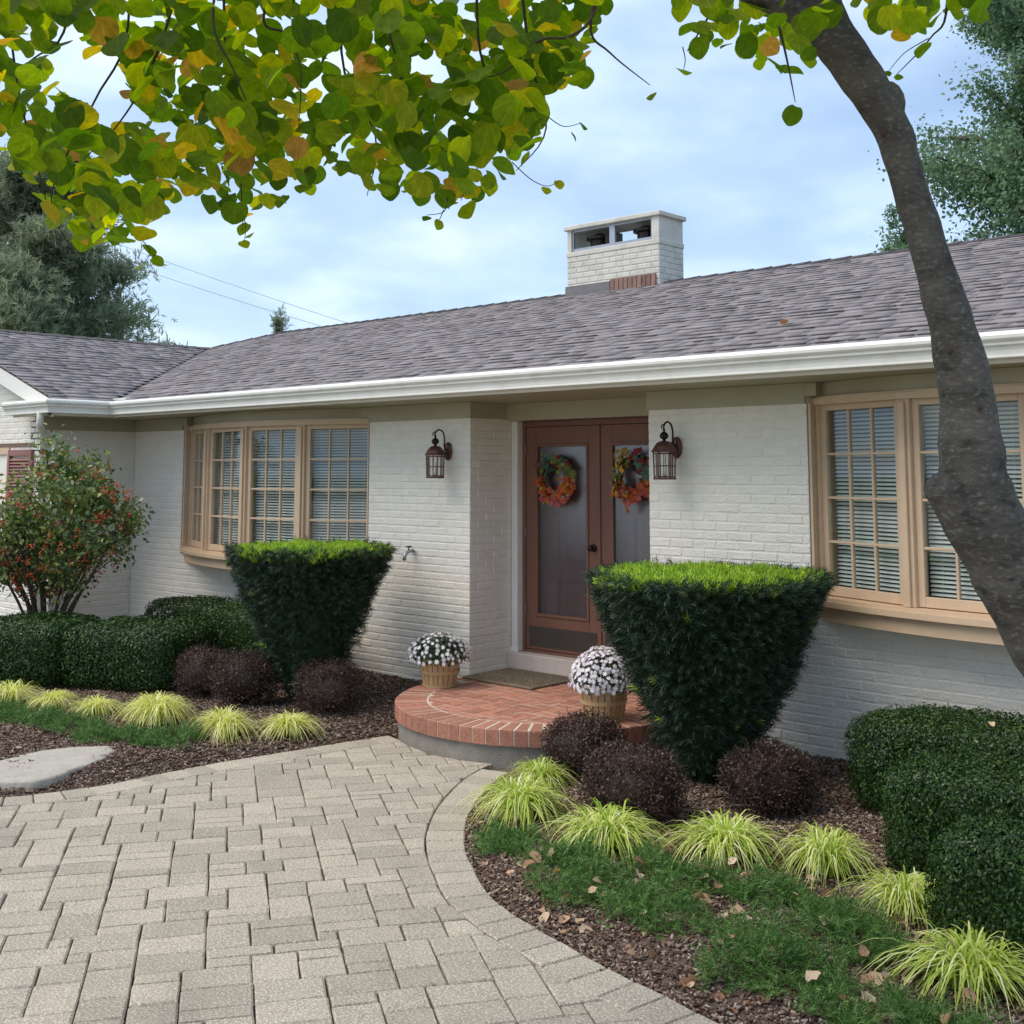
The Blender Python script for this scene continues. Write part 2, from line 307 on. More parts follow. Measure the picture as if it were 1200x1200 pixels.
# leaf templates (length 1)
T_LEAF = (np.array([(0, -0.5, 0), (0.26, -0.05, 0.07), (0, 0.5, 0.02), (-0.26, -0.05, 0.07)]), np.array([(0, 1, 2, 3)]))
def shoot_template(nn, ln, wd, spread, rng):
    v = []; f = []
    for i in range(nn):
        h = i / nn; a = i * 2.4 + rng.random() * 0.6; out = np.array([math.cos(a), math.sin(a), 0]); d = unit(out * spread + np.array([0, 0, 1 - 0.3 * spread + 0.5 * h]))
        side = unit(np.cross(d, np.array([0.2, 0.1, 1.0]))) * wd; p = np.array([0, 0, h]); l = ln * (0.75 + 0.5 * rng.random()); o = len(v)
        v += [p - side * 0.6, p + side * 0.6, p + d * l + side * 0.35, p + d * l - side * 0.35]; f.append((o, o + 1, o + 2, o + 3))
    return np.array(v), np.array(f)
T_YEW = shoot_template(16, 0.55, 0.055, 0.95, RNG)
T_TOP = shoot_template(13, 0.60, 0.085, 0.80, RNG)
T_CONE = shoot_template(9, 0.65, 0.10, 0.75, RNG)
T_COVER = shoot_template(20, 0.26, 0.030, 1.0, RNG)
def lump(P, amp, freq, ph):
    return amp * (np.sin(P[:, 0] * freq + ph) * np.cos(P[:, 1] * freq * 1.1 + ph * 2) + 0.6 * np.sin(P[:, 2] * freq * 1.7 + P[:, 0] * freq * 1.9 + ph * 3))

F_ = Vector((-math.sin(YAW) * math.cos(PITCH), math.cos(YAW) * math.cos(PITCH), math.sin(PITCH))); R_ = Vector((math.cos(YAW), math.sin(YAW), 0)); U_ = R_.cross(F_)
def at(px, py, dep): return Vector((0, -7.5, 2.0)) + dep * (F_ + (px - 600) / 1379 * R_ - (py - 400) / 1379 * U_)

# ------------------------------------------------------------------ ground, drive, beds
g = MB(); g.add([(-400, -400, -0.09), (400, -400, -0.09), (400, 400, -0.09), (-400, 400, -0.09)], [(0, 1, 2, 3)])
ground = g.build('ground', m_lawn, kind='structure')

edgeR = [(-5.62, -1.05), (-5.50, -1.62), (-5.24, -2.12), (-4.97, -2.49), (-4.66, -2.82), (-4.30, -3.10), (-4.02, -3.28), (-3.72, -3.40), (-3.46, -3.46), (-3.10, -3.55), (-2.76, -3.60), (-2.47, -3.66), (-1.9, -3.72), (-1.0, -3.78), (0.5, -3.84), (4.5, -3.95)]
edgeL = [(-6.92, -1.18), (-7.02, -1.6), (-7.10, -2.16), (-7.18, -2.66), (-7.22, -3.10), (-7.24, -3.6), (-7.45, -4.15), (-7.95, -4.75), (-8.9, -5.4), (-10.5, -6.0), (-14, -6.5)]
cR = [(p.x, p.y) for p in catmull([(x, y, 0) for x, y in edgeR], 12)]
cL = [(p.x, p.y) for p in catmull([(x, y, 0) for x, y in edgeL], 12)]
def resample(c, step):
    a = np.array(c); s = np.r_[0, np.cumsum(np.linalg.norm(np.diff(a, axis=0), axis=1))]
    t = np.arange(0, s[-1], step); return np.c_[np.interp(t, s, a[:, 0]), np.interp(t, s, a[:, 1])]
PCX, PCY, PR = -6.22, -0.36, 1.17        # porch circle
aR, aL = resample(cR, 0.03), resample(cL, 0.03)
def nearest(a, p, sgn):
    """signed distance to the curve (positive on the paved side), foot point and normal towards paving"""
    d = a - p; i = int(np.argmin((d ** 2).sum(1))); i0, i1 = max(i - 2, 0), min(i + 2, len(a) - 1)
    t = unit((a[i1] - a[i0])[None])[0]; nrm = np.array([t[1], -t[0]]) * sgn
    return float(np.dot(p - a[i], nrm)), a[i], nrm
def clip(poly, q, n, off):
    out = []
    for i in range(len(poly)):
        a, b = poly[i], poly[(i + 1) % len(poly)]; da, db = np.dot(a - q, n) - off, np.dot(b - q, n) - off
        if da >= 0: out.append(a)
        if da * db < 0: out.append(a + (b - a) * da / (da - db))
    return out
def area(p): return 0.5 * abs(sum(p[i][0] * p[(i + 1) % len(p)][1] - p[(i + 1) % len(p)][0] * p[i][1] for i in range(len(p))))
drive = MB()
drive.add([(-14, -14, -0.03), (6, -14, -0.03), (6, -1.0, -0.03), (-14, -1.0, -0.03)], [(0, 1, 2, 3)])
drive = drive.build('driveway', m_joint, kind='structure')
ap = MB(); ap.add([(-60, -70, -0.012), (40, -70, -0.012), (40, -14, -0.012), (-60, -14, -0.012)], [(0, 1, 2, 3)]); ap.build('forecourt', m_paver, kind='structure')
CAMP = np.array([0, -7.5])
VIEW = np.array([-math.sin(YAW), math.cos(YAW)])
def inview(x, y, pad=0.0):
    d = np.array([x, y]) - CAMP; zd = d @ VIEW; xd = d @ np.array([VIEW[1], -VIEW[0]])
    return zd > 1 and abs(xd) / zd < 0.435 + pad and zd > 4.25
pieces = []
SW = 0.215
for a, sgn in ((aR, 1), (aL, -1)):
    b = resample([tuple(q) for q in a], 0.165); t = unit(np.gradient(b, axis=0)); nr = np.c_[t[:, 1], -t[:, 0]] * sgn
    for i in range(len(b) - 1):
        poly = [b[i], b[i + 1], b[i + 1] + nr[i + 1] * SW, b[i] + nr[i] * SW]
        if np.linalg.norm(b[i] - np.array([PCX, PCY])) > PR + 0.05: pieces.append(poly)
u = np.array([-0.833, 0.553]); w = np.array([0.553, 0.833]); CELL = 0.093; OR = np.array([-4.0, -5.2])
occ = set(); shapes = [((3, 2), 0.36), ((2, 2), 0.26), ((2, 3), 0.12), ((2, 1), 0.10), ((3, 1), 0.16)]
rp = random.Random(5)
for i in range(-110, 110):                    # along u
    for j in range(-110, 110):                # along w
        if (i, j) in occ: continue
        cw = OR + u * i * CELL + w * j * CELL
        if not (-14 < cw[0] < 5 and -13 < cw[1] < -0.9): continue
        opts = [s for s in shapes]
        while True:
            if not opts: sh = (1, 1); break
            r = rp.random() * sum(s[1] for s in opts); k = 0
            while r > opts[k][1]: r -= opts[k][1]; k += 1
            sh = opts[k][0]
            if all((i + q, j + p_) not in occ for p_ in range(sh[0]) for q in range(sh[1])): break
            opts.pop(k)
        for p_ in range(sh[0]):
            for q in range(sh[1]): occ.add((i + q, j + p_))
        poly = [cw, cw + w * sh[0] * CELL, cw + w * sh[0] * CELL + u * sh[1] * CELL, cw + u * sh[1] * CELL]
        c = sum(poly) / 4; ok = True
        for a, sgn in ((aR, 1), (aL, -1)):
            d, q, nn = nearest(a, c, sgn)
            if d < SW + 0.35:
                poly = clip(poly, q, nn, SW)
                if len(poly) < 3: ok = False; break
        if not ok: continue
        dv = c - np.array([PCX, PCY]); dl = np.linalg.norm(dv)
        if dl < PR + 0.4 and len(poly) >= 3:
            nn = dv / dl; poly = clip(poly, np.array([PCX, PCY]) + nn * PR, nn, 0.0)
        if len(poly) < 3 or area(poly) < 0.0025: continue
        pieces.append(poly)
def paver_geo(poly, mb, c0, rr):
    P = [np.array(p) + np.array([rr.uniform(-.003, .003), rr.uniform(-.003, .003)]) for p in poly]
    # order counter-clockwise
    s = sum(P[i][0] * P[(i + 1) % len(P)][1] - P[(i + 1) % len(P)][0] * P[i][1] for i in range(len(P)))
    if s < 0: P = P[::-1]
    c = sum(P) / len(P)
    def inset(d): return [tuple(p - c0 + (c - p) / max(np.linalg.norm(c - p), 1e-6) * min(d * 1.35 * (0.8 + 0.4 * rr.random()), 0.45 * np.linalg.norm(c - p))) for p in P]
    A, B = inset(0.0034), inset(0.0105); n = len(P); tx, ty, dz = rr.uniform(-.006, .006), rr.uniform(-.006, .006), rr.uniform(-.002, .002)
    vs = [(x, y, -0.045) for x, y in A] + [(x, y, -0.007 + dz) for x, y in A] + [(x, y, dz + (x + c0[0] - c[0]) * tx + (y + c0[1] - c[1]) * ty) for x, y in B]
    fs = [tuple(range(2 * n, 3 * n))] + [(k * n + i, k * n + (i + 1) % n, (k + 1) * n + (i + 1) % n, (k + 1) * n + i) for k in (0, 1) for i in range(n)]
    mb.add(vs, fs)
rr = random.Random(3)
def psize(p):
    c = sum(p) / len(p); zd = (c - CAMP) @ VIEW
    return area(p) / zd ** 3 if inview(*c) else -1
pieces.sort(key=psize, reverse=True)
rest = MB()
for i, p in enumerate(pieces):
    if i < 300:
        c = sum(p) / len(p); mb = MB(); paver_geo(p, mb, c, rr); o = mb.build('paver', m_paver, drive); o.location = (c[0], c[1], 0)
    else: paver_geo(p, rest, np.zeros(2), rr)
rest.build('small_pavers', m_paver, drive, kind='stuff')

rm_ = np.random.default_rng(44); mp = []
for p in pieces[:300]:
    if rm_.random() < .10:
        k = int(rm_.integers(0, len(p))); a, b_ = np.array(p[k]), np.array(p[(k + 1) % len(p)]); q = rm_.uniform(.0, 1); mp += [(*(a + (b_ - a) * q + rm_.normal(0, .010, 2)), -.008 + rm_.uniform(-.004, .004)) for _ in range(int(rm_.integers(5, 26)))]
mp = np.array(mp)
m_moss = LEAF('joint_moss', [(0, (0.07, 0.10, 0.02)), (1, (0.20, 0.23, 0.06))], 0.1, 0.8, 0.2)
link('joint_moss', scatter_mesh('joint_moss', mp, frames(unit(rm_.normal(0, .5, mp.shape) + np.array([0, 0, 1])), rm_), rm_.uniform(.006, .014, len(mp)), *T_COVER), m_moss, drive, 'stuff')

# mulch beds: height field sheets bounded by the drive edges and the house
def bed(name, inside, x0, x1, y0, y1, hz, step=0.05):
    xs = np.arange(x0, x1 + step, step); ys = np.arange(y0, y1 + step, step); X, Y = np.meshgrid(xs, ys)
    D = np.array([[inside(x, y) for x in xs] for y in ys])
    Z = hz(X, Y, D) + 0.012 * np.sin(X * 5.1 + Y * 3.7) * np.sin(Y * 6.3) + RNG.normal(0, 0.003, X.shape)
    Z = np.where(D < 0, -0.06 + np.maximum(D, -0.3) * 0.1, Z)
    v = np.c_[X.ravel(), Y.ravel(), Z.ravel()]; nx = len(xs); I = np.arange(len(v)).reshape(X.shape)
    f = np.stack([I[:-1, :-1], I[:-1, 1:], I[1:, 1:], I[1:, :-1]], -1).reshape(-1, 4)
    keep = (D[:-1, :-1] > -0.12).ravel(); me = np_mesh(name, v, f[keep], True)
    o = link(name, me, m_mulch, kind='structure')
    def z(x, y):
        i = np.clip(((y - y0) / step).astype(int), 0, len(ys) - 1); j = np.clip(((x - x0) / step).astype(int), 0, nx - 1); return Z[i, j]
    return o, z
def insR(x, y):
    d, _, _ = nearest(aR, np.array([x, y]), 1); dc = math.hypot(x - PCX, y - PCY) - PR
    return min(-d, dc if x < -5.0 else 9)
def insL(x, y):
    d, _, _ = nearest(aL, np.array([x, y]), -1); dc = math.hypot(x - PCX, y - PCY) - PR
    return min(-d, dc)
bedR, zR = bed('mulch_bed', insR, -5.7, 4.4, -4.0, 0.1, lambda X, Y, D: -0.02 + 0.05 * np.clip(D / 0.35, 0, 1) + 0.03 * np.clip((Y + 1.2) / 1.2, 0, 1), 0.06)
bedL, zL = bed('mulch_bed', insL, -14.0, -6.7, -6.6, 0.1, lambda X, Y, D: -0.02 + 0.05 * np.clip(D / 0.35, 0, 1) + 0.07 * np.clip((Y + 1.0) / 0.9, 0, 1), 0.06)
def chips(n, x0, x1, y0, y1, ins, zf, parent, a):
    x = RNG.uniform(x0, x1, n); y = RNG.uniform(y0, y1, n)
    gx_ = np.arange(x0, x1 + .06, .05); gy_ = np.arange(y0, y1 + .06, .05); D_ = np.array([[ins(p, q) for p in gx_] for q in gy_])
    d = D_[np.rint((y - y0) / .05).astype(int), np.rint((x - x0) / .05).astype(int)]; k = d > -0.012; x, y = x[k], y[k]; z = np.maximum(zf(x, y), -.018) + RNG.uniform(0.0, 0.014, len(x))
    P = np.c_[x, y, z]; Nn = unit(np.c_[RNG.normal(0, 0.42, (len(x), 2)), np.ones(len(x))]); Fr = frames(Nn, RNG)
    s = np.c_[RNG.uniform(0.002, 0.006, len(x)), RNG.uniform(0.005, 0.016, len(x)), RNG.uniform(0.0015, 0.004, len(x))]
    v, f = boxes_np(P, Fr * s[:, :, None]); link('wood_chips', np_mesh('wood_chips', v, f), m_chip, parent, 'stuff')
chips(130000, -5.7, -1.0, -3.95, 0.0, insR, zR, bedR, 0)
chips(80000, -11.5, -6.8, -4.8, 0.0, insL, zL, bedL, 0)

# ------------------------------------------------------------------ house
house = thing('brick_house', 'white painted brick ranch house with grey shingle roof and tan bow windows', 'house', (-6.45, 0.3, 0))
INV = Matrix.Translation((6.45, -0.3, 0))
def part(o): o.parent = house; o.matrix_parent_inverse = INV; return o
SOF, WTOP, SL = 2.62, 2.475, 0.325
FX0, FX1 = -13.2, 5.0
WL0, WL1, WR0, WR1 = -12.12, -8.81, -4.10, -0.80     # bow window openings
EN0, EN1, ED = -7.43, -5.47, 0.56                      # entry recess
SILL = 1.06
wall = MB(); T0 = 0.0034
for x0, x1, z0, z1 in ((FX0, WL0, -0.1, SOF), (WL0, WL1, -0.1, SILL), (WL1, EN0, -0.1, SOF), (EN1, WR0, -0.1, SOF), (WR0, WR1, -0.1, SILL), (WR1, FX1, -0.1, SOF)):
    wall.b(x0 + (T0 if x0 in (EN1,) else 0), x1 - (T0 if x1 in (EN0,) else 0), T0, 0.25, z0, z1)
wall.b(WL0, WL1, 0.24, 0.252, 2.5, SOF); wall.b(WR0, WR1, 0.24, 0.252, 2.5, SOF)
wall.b(EN0 - 0.25, EN0 - T0, 0.253, 0.9, -0.1, SOF); wall.b(EN1 + T0, EN1 + 0.25, 0.253, 0.9, -0.1, SOF)
# wing walls
WX, WY = -13.2, -1.2
wall.b(WX - 0.25, WX - T0, WY + T0, 0.247, -0.1, SOF)
zg = lambda x: 2.8 + SL * min(-12.6 - x, x + 19.4) - 0.05
gx = [-19.0, -16.0, -13.2 - 0.25]
n0 = len(wall.v)
wall.add([(-18.8, WY + T0, -0.1), (WX - T0, WY + T0, -0.1), (WX - T0, WY + T0, zg(WX)), (-16, WY + T0, zg(-16)), (-18.8, WY + T0, zg(-18.8)),
          (-18.8, WY + 0.25, -0.1), (WX - 0.25, WY + 0.25, -0.1), (WX - 0.25, WY + 0.25, zg(WX)), (-16, WY + 0.25, zg(-16)), (-18.8, WY + 0.25, zg(-18.8))],
         [(0, 1, 2, 3, 4), (9, 8, 7, 6, 5), (4, 3, 8, 9), (3, 2, 7, 8), (0, 4, 9, 5)])
wall.b(-19.0, -18.8, WY, 8.4, -0.1, SOF); wall.b(-18.8, FX1, 8.2, 8.45, -0.1, SOF); wall.b(FX1 - 0.25, FX1, 0.253, 8.2, -0.1, SOF)
wall = part(wall.build('wall', m_wall))
inner = MB(); inner.b(-18.7, 4.7, -1.0 + 1.26, 8.15, -0.11, -0.02); inner.b(-18.7, 4.7, 0.26, 8.15, SOF + 0.03, SOF + 0.06); inner.b(-18.7, 4.7, 2.3, 2.4, -0.02, SOF + 0.02)
part(inner.build('interior_partition', m_inner))

# painted bricks: one template, proud of the mortar bed by a few millimetres
BH, BL, JT = 0.0575, 0.1935, 0.0102
def brick_tpl(L_, ch=0.006, dp=0.007):
    x, z = L_ / 2, BH / 2; c = ch
    v = [(-x, dp, -z), (x, dp, -z), (x, dp, z), (-x, dp, z), (-x, c * .6, -z), (x, c * .6, -z), (x, c * .6, z), (-x, c * .6, z), (-x + c, 0, -z + c), (x - c, 0, -z + c), (x - c, 0, z - c), (-x + c, 0, z - c)]
    f = [(8, 9, 10, 11)] + [(k + i, k + (i + 1) % 4, k + 4 + (i + 1) % 4, k + 4 + i) for k in (0, 4) for i in range(4)]
    return v, f
bricks = []   # (centre along, z, length, frame origin id)
def lay(x0, x1, z0, z1, off, openings=()):
    out = []; k = 0; z = z0
    while z + BH < z1 + 0.02:
        zc = z + BH / 2; segs = [(x0, x1)]
        for (a, b_, lo, hi) in openings:
            if lo < zc < hi: segs = [s for q in segs for s in ((q[0], min(q[1], a)), (max(q[0], b_), q[1])) if s[1] - s[0] > 0.03]
        for s0, s1 in segs:
            x = off + math.floor((s0 - off) / (BL + JT)) * (BL + JT) + (0.5 * (BL + JT) if k % 2 else 0) - (BL + JT)
            while x < s1:
                a, b_ = max(x, s0), min(x + BL, s1)
                if b_ - a > 0.03: out.append(((a + b_) / 2, zc, b_ - a))
                x += BL + JT
        z += BH + JT; k += 1
    return out
front = lay(FX0, FX1, -0.06, WTOP, 0.03, ((WL0, WL1, SILL - 0.02, 9), (EN0, EN1, -1, 9), (WR0, WR1, SILL - 0.02, 9)))
rb = random.Random(21)
def bscore(b):
    d = np.array([b[0], 0]) - CAMP; zd = d @ VIEW; px = (d @ np.array([VIEW[1], -VIEW[0]])) / zd
    vis = px < 0.44 and b[2] > 0.15 and (b[1] > 0.10) and (b[0] < -4.15 or b[1] < 1.0) and b[0] > -5.4
    hid = (-5.35 < b[0] < -4.7 and b[1] < 1.0) or (b[0] > -3.2 and b[1] < 0.45)
    return (-zd if vis and not hid else -99)
front.sort(key=bscore, reverse=True)
var = []
for q in range(4):
    v, f = brick_tpl(BL); rq = random.Random(q)
    v = [(x + rq.uniform(-.0012, .0012), y + (rq.uniform(-.0015, .0015) if y < 0.002 else 0), z + rq.uniform(-.0012, .0012)) for x, y, z in v]
    mb = MB(); mb.add(v, f); me = mb.mesh('brick'); me.materials.append(m_wall); var.append(me)
joined = MB()
for i, (x, z, l_) in enumerate(front):
    jx, jy, rz, rx = rb.uniform(-.001, .001), rb.uniform(-.0022, .0014), rb.uniform(-.006, .006), rb.uniform(-.02, .02)
    if i < 296 and l_ > 0.19:
        o = bpy.data.objects.new('brick', var[i % 4]); COL.objects.link(o); o.parent = wall; o.location = (x + jx, jy, z); o.rotation_euler = (rx, 0, rz)
    else:
        v, f = brick_tpl(l_); Mx = Matrix.Translation((x, jy, z)) @ Matrix.Rotation(rz, 4, 'Z') @ Matrix.Rotation(rx, 4, 'X')
        joined.add([Mx @ Vector(p) for p in v], f)
def lay_on(rows, fn):
    for a, z, l_ in rows:
        v, f = brick_tpl(l_); jy = rb.uniform(-.003, .002); Mr = Matrix.Rotation(rb.uniform(-.02, .02), 4, 'X')
        Mx = fn(a, z, jy) @ Mr; joined.add([Mx @ Vector(p) for p in v], f)
TR = Matrix.Translation
lay_on(lay(0.0, ED - 0.02, -0.06, WTOP, 0.0), lambda a, z, j: TR((EN0 - j, a, z)) @ Matrix.Rotation(R(90), 4, 'Z'))      # recess, left cheek faces +X
lay_on(lay(-ED + 0.02, 0.0, -0.06, WTOP, 0.0), lambda a, z, j: TR((EN1 + j, -a, z)) @ Matrix.Rotation(R(-90), 4, 'Z'))
lay_on(lay(WY, 0.0, -0.06, WTOP, 0.0), lambda a, z, j: TR((WX - j, a, z)) @ Matrix.Rotation(R(90), 4, 'Z'))
lay_on(lay(-18.8, WX, -0.06, 3.7, 0.0, ((-15.1, -13.95, 0.85, 2.28),)), lambda a, z, j: TR((a, WY + j, z)) if z < zg(a) - 0.12 else TR((a, WY + 0.06, 1.5)))
joined.build('brickwork', m_wall, wall, kind='stuff')

# ---- eaves: soffit, frieze, fascia, gutter
OV = 0.60
so_ = MB()
so_.add([(-12.6, -OV, SOF), (FX1, -OV, SOF), (FX1, 0.02, SOF), (WX, 0.02, SOF), (WX, WY, SOF), (-12.6, WY - 0.15, SOF)], [(0, 3, 2, 1), (0, 5, 4, 3)])
so_.b(EN0, EN1, 0.02, 0.7, SOF - 0.001, SOF + 0.02)
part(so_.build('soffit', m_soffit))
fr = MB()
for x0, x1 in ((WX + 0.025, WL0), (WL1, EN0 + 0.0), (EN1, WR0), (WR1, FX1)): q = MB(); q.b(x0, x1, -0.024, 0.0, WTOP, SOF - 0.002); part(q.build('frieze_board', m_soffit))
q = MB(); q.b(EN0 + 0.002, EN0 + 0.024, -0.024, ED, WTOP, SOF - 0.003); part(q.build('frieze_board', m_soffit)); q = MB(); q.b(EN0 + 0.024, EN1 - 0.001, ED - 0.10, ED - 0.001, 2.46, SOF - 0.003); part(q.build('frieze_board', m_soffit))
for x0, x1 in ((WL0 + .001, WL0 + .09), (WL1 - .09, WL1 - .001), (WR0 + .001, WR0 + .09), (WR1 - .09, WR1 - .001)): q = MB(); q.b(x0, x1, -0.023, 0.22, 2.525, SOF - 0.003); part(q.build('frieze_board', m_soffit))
fr.b(WX, WX + 0.024, WY, -0.025, WTOP, SOF - 0.002)
part(fr.build('frieze_board', m_soffit))
fa = MB(); fa.b(-12.6 - 0.02, FX1, -OV - 0.022, -OV, SOF - 0.002, 2.79); fa.b(-12.62, -12.6 + 0.002, WY - 0.15, -OV - 0.023, SOF - 0.002, 2.79)
fa.b(WX - 0.35, -12.6 + 0.001, WY - 0.17, WY - 0.15, SOF - 0.002, 2.78)
part(fa.build('fascia', m_white))
prof = [(0.002, 2.792), (0.002, 2.640), (0.086, 2.640), (0.092, 2.644), (0.092, 2.653), (0.086, 2.657), (0.090, 2.684), (0.098, 2.704), (0.104, 2.712), (0.113, 2.714), (0.115, 2.722), (0.109, 2.727), (0.110, 2.733), (0.124, 2.738), (0.133, 2.750), (0.135, 2.768), (0.128, 2.783), (0.112, 2.792), (0.060, 2.799), (0.012, 2.799)]
path = [((FX1, -OV - 0.022), (0, -1)), ((-12.6, -OV - 0.022), (1, -1)), ((-12.6, WY - 0.17), (1, -1)), ((WX - 0.38, WY - 0.17), (0, -1))]
gu = MB(); n = len(prof); vs = []
for (bx, by), (ddx, ddy) in path: vs += [(bx + ddx * d, by + ddy * d, z) for d, z in prof]
fs = [(i * n + k, (i + 1) * n + k, (i + 1) * n + (k + 1) % n, i * n + (k + 1) % n) for i in range(3) for k in range(n)] + [tuple(range(3 * n, 4 * n))]
gu.add(vs, fs); gutter = part(gu.build('gutter', m_gutter))
ds = MB(); pts = catmull([(-12.74, -1.43, 2.645), (-12.74, -1.43, 2.58), (-12.80, -1.40, 2.50), (-13.02, -1.22, 2.40), (-13.13, -1.08, 2.34), (-13.14, -1.05, 2.25), (-13.14, -1.05, 1.2), (-13.14, -1.05, 0.08)], 4)
ds.tube(pts, 0.038, 10); ds.build('downspout', m_gutter, gutter, True)
sp = MB(); sp.b(-12.75, -12.35, -OV - 0.02, -OV + 0.03, 2.80, 2.835, ch=0.004); sp.build('splash_guard', m_gutter, gutter)

# ---- roof
zr = lambda y: 2.80 + SL * (y + OV)
zw = lambda x: 2.80 + SL * (-12.6 - x)
rf = MB()
rf.add([(-12.54, -0.66, zr(-.66)), (FX1 + .3, -0.66, zr(-.66)), (FX1 + .3, 3.6, zr(3.6)), (-15.2, 3.6, zr(3.6)), (-16, 2.8, zr(2.8)),
        (-12.54, -1.36, zw(-12.54)), (-16, -1.36, zw(-16)), (-19.46, -1.36, zw(-12.54)), (-19.46, 8.8, zw(-12.54)), (-16, 2.8, zr(2.8)), (FX1 + .3, 8.6, zr(-1.4)), (-19.4, 8.6, zr(-1.4))],
       [(0, 1, 2, 3, 4), (5, 0, 4, 6), (6, 4, 8, 7), (4, 3, 11), (2, 10, 11, 3)])
roof = part(rf.build('roof', m_deck))
# shingles
rs = random.Random(9); EX = 0.142; cs = math.cos(math.atan(SL)); sn = math.sin(math.atan(SL))
sh = []    # centre, axis along course, axis up slope, normal, width
def course_main():
    s = -0.05; k = 0
    while True:
        y = -OV - 0.02 + s * cs
        if y > 3.56: break
        xl = (-13.2 - y) if y <= 2.8 else (y - 18.8)
        x = xl + rs.uniform(-0.1, 0.0)
        while x < FX1 + 0.2:
            w_ = rs.choice((0.14, 0.19, 0.24, 0.30, 0.34)); a = max(x, xl)
            if x + w_ - a > 0.03: sh.append((((a + x + w_) / 2, y + EX * 0.5 * cs, zr(y + EX * .5 * cs)), (1, 0, 0), (0, cs, sn), (0, -sn, cs), x + w_ - a))
            x += w_
        s += EX; k += 1
def course_wing():
    s = -0.05
    while True:
        x = -12.58 - s * cs
        if x < -15.95: break
        yl = -13.2 - x + .04; y = -1.38
        while y < yl:
            w_ = rs.choice((0.14, 0.19, 0.24, 0.30, 0.34)); b_ = min(y + w_, yl)
            if b_ - y > 0.03: sh.append(((x - EX * .5 * cs, (y + b_) / 2, zw(x - EX * .5 * cs)), (0, 1, 0), (-cs, 0, sn), (sn, 0, cs), b_ - y))
            y += w_
        s += EX
course_main(); nm = len(sh); course_wing()
def sscore(s):
    c = s[0]; d = np.array([c[0], c[1]]) - CAMP; zd = d @ VIEW; px = (d @ np.array([VIEW[1], -VIEW[0]])) / zd
    return s[4] / zd ** 2 if abs(px) < 0.44 else -1
sh.sort(key=sscore, reverse=True)
def sh_axes(c, ax, up, nn, w_, lift, th):
    ax, up, nn = map(np.array, (ax, up, nn)); tilt = 0.045; up2 = up * math.cos(tilt) - nn * math.sin(tilt); n2 = nn * math.cos(tilt) + up * math.sin(tilt)
    return np.array(c) + nn * (0.011 + lift), np.stack([ax * (w_ / 2 - 0.0015), up2 * (EX / 2 + 0.012), n2 * th])
C_, A_ = [], []; uniq = {}
nind = 0
for s in sh:
    lift, th = rs.choice((0, 0, 0.002, 0.004)), rs.choice((0.004, 0.005, 0.0065)); c, a = sh_axes(*s, lift, th); wq = round(s[4], 2)
    if nind < 296 and wq in (0.24, 0.30, 0.34) and abs(s[4] - wq) < 1e-6:
        key = (wq, th, s[1])
        if key not in uniq:
            v, f = boxes_np(np.zeros((1, 3)), a[None]); me = np_mesh('shingle', v, f); me.materials.append(m_shingle); uniq[key] = me
        o = bpy.data.objects.new('shingle', uniq[key]); COL.objects.link(o); o.parent = roof; o.location = c; nind += 1
    else: C_.append(c); A_.append(a)
v, f = boxes_np(np.array(C_), np.array(A_)); link('shingle_courses', np_mesh('shingle_courses', v, f), m_shingle, roof, 'stuff')
m_band = M('painted_tab_shadow', (0.045, 0.038, 0.040), (0.085, 0.072, 0.075), 20, 0.95, 0.4, 240, 0.3)  # dark colour stands in for the shadow cast under the shingle tabs
Cb, Ab = [], []  # thin strips of painted shadow below the butt edges, on about half the shingles
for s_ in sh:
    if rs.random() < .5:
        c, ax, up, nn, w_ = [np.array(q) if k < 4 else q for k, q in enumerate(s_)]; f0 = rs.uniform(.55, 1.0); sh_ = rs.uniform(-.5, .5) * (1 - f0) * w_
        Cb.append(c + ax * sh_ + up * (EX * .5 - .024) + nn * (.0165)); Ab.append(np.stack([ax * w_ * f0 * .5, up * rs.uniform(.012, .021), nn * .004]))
v, f = boxes_np(np.array(Cb), np.array(Ab)); link('painted_tab_shadows', np_mesh('painted_tab_shadows', v, f), m_band, roof, 'stuff')
rc = MB()
def caps(p0, p1, slope_dir):
    p0, p1 = Vector(p0), Vector(p1); L_ = (p1 - p0).length; t = (p1 - p0).normalized(); k = 0; s = 0
    sd = t.cross(Vector((0, 0, 1))).normalized()
    while s < L_:
        a, b_ = p0 + t * s, p0 + t * min(s + 0.26, L_)
        q = []
        for p, h in ((a, 0.034), (b_, 0.022)):
            q += [p + sd * 0.13 + Vector((0, 0, h - 0.13 * slope_dir)), p + Vector((0, 0, h)), p - sd * 0.13 + Vector((0, 0, h - 0.13 * slope_dir))]
        q += [p - Vector((0, 0, 0.012)) for p in q]
        rc.add(q, [(0, 1, 4, 3), (1, 2, 5, 4), (0, 6, 7, 1), (1, 7, 8, 2), (0, 3, 9, 6), (2, 8, 11, 5), (3, 4, 10, 9), (4, 5, 11, 10)]); s += 0.23
caps((FX1 + .3, 3.6, zr(3.6)), (-15.2, 3.6, zr(3.6)), SL); caps((-15.2, 3.6, zr(3.6)), (-16, 2.8, zr(2.8)), SL * .7); caps((-16, 2.8, zw(-16)), (-16, -1.38, zw(-16)), SL)
rc.build('ridge_caps', m_ridge, roof, kind='stuff')
va = MB(); va.add([(-12.66, -0.42, zr(-.42) + .026), (-12.42, -0.62, zr(-.62) + .026), (-15.85, 2.83, zr(2.83) + .022), (-16.0, 2.70, zw(-16.0) + .022)], [(0, 1, 2, 3)])
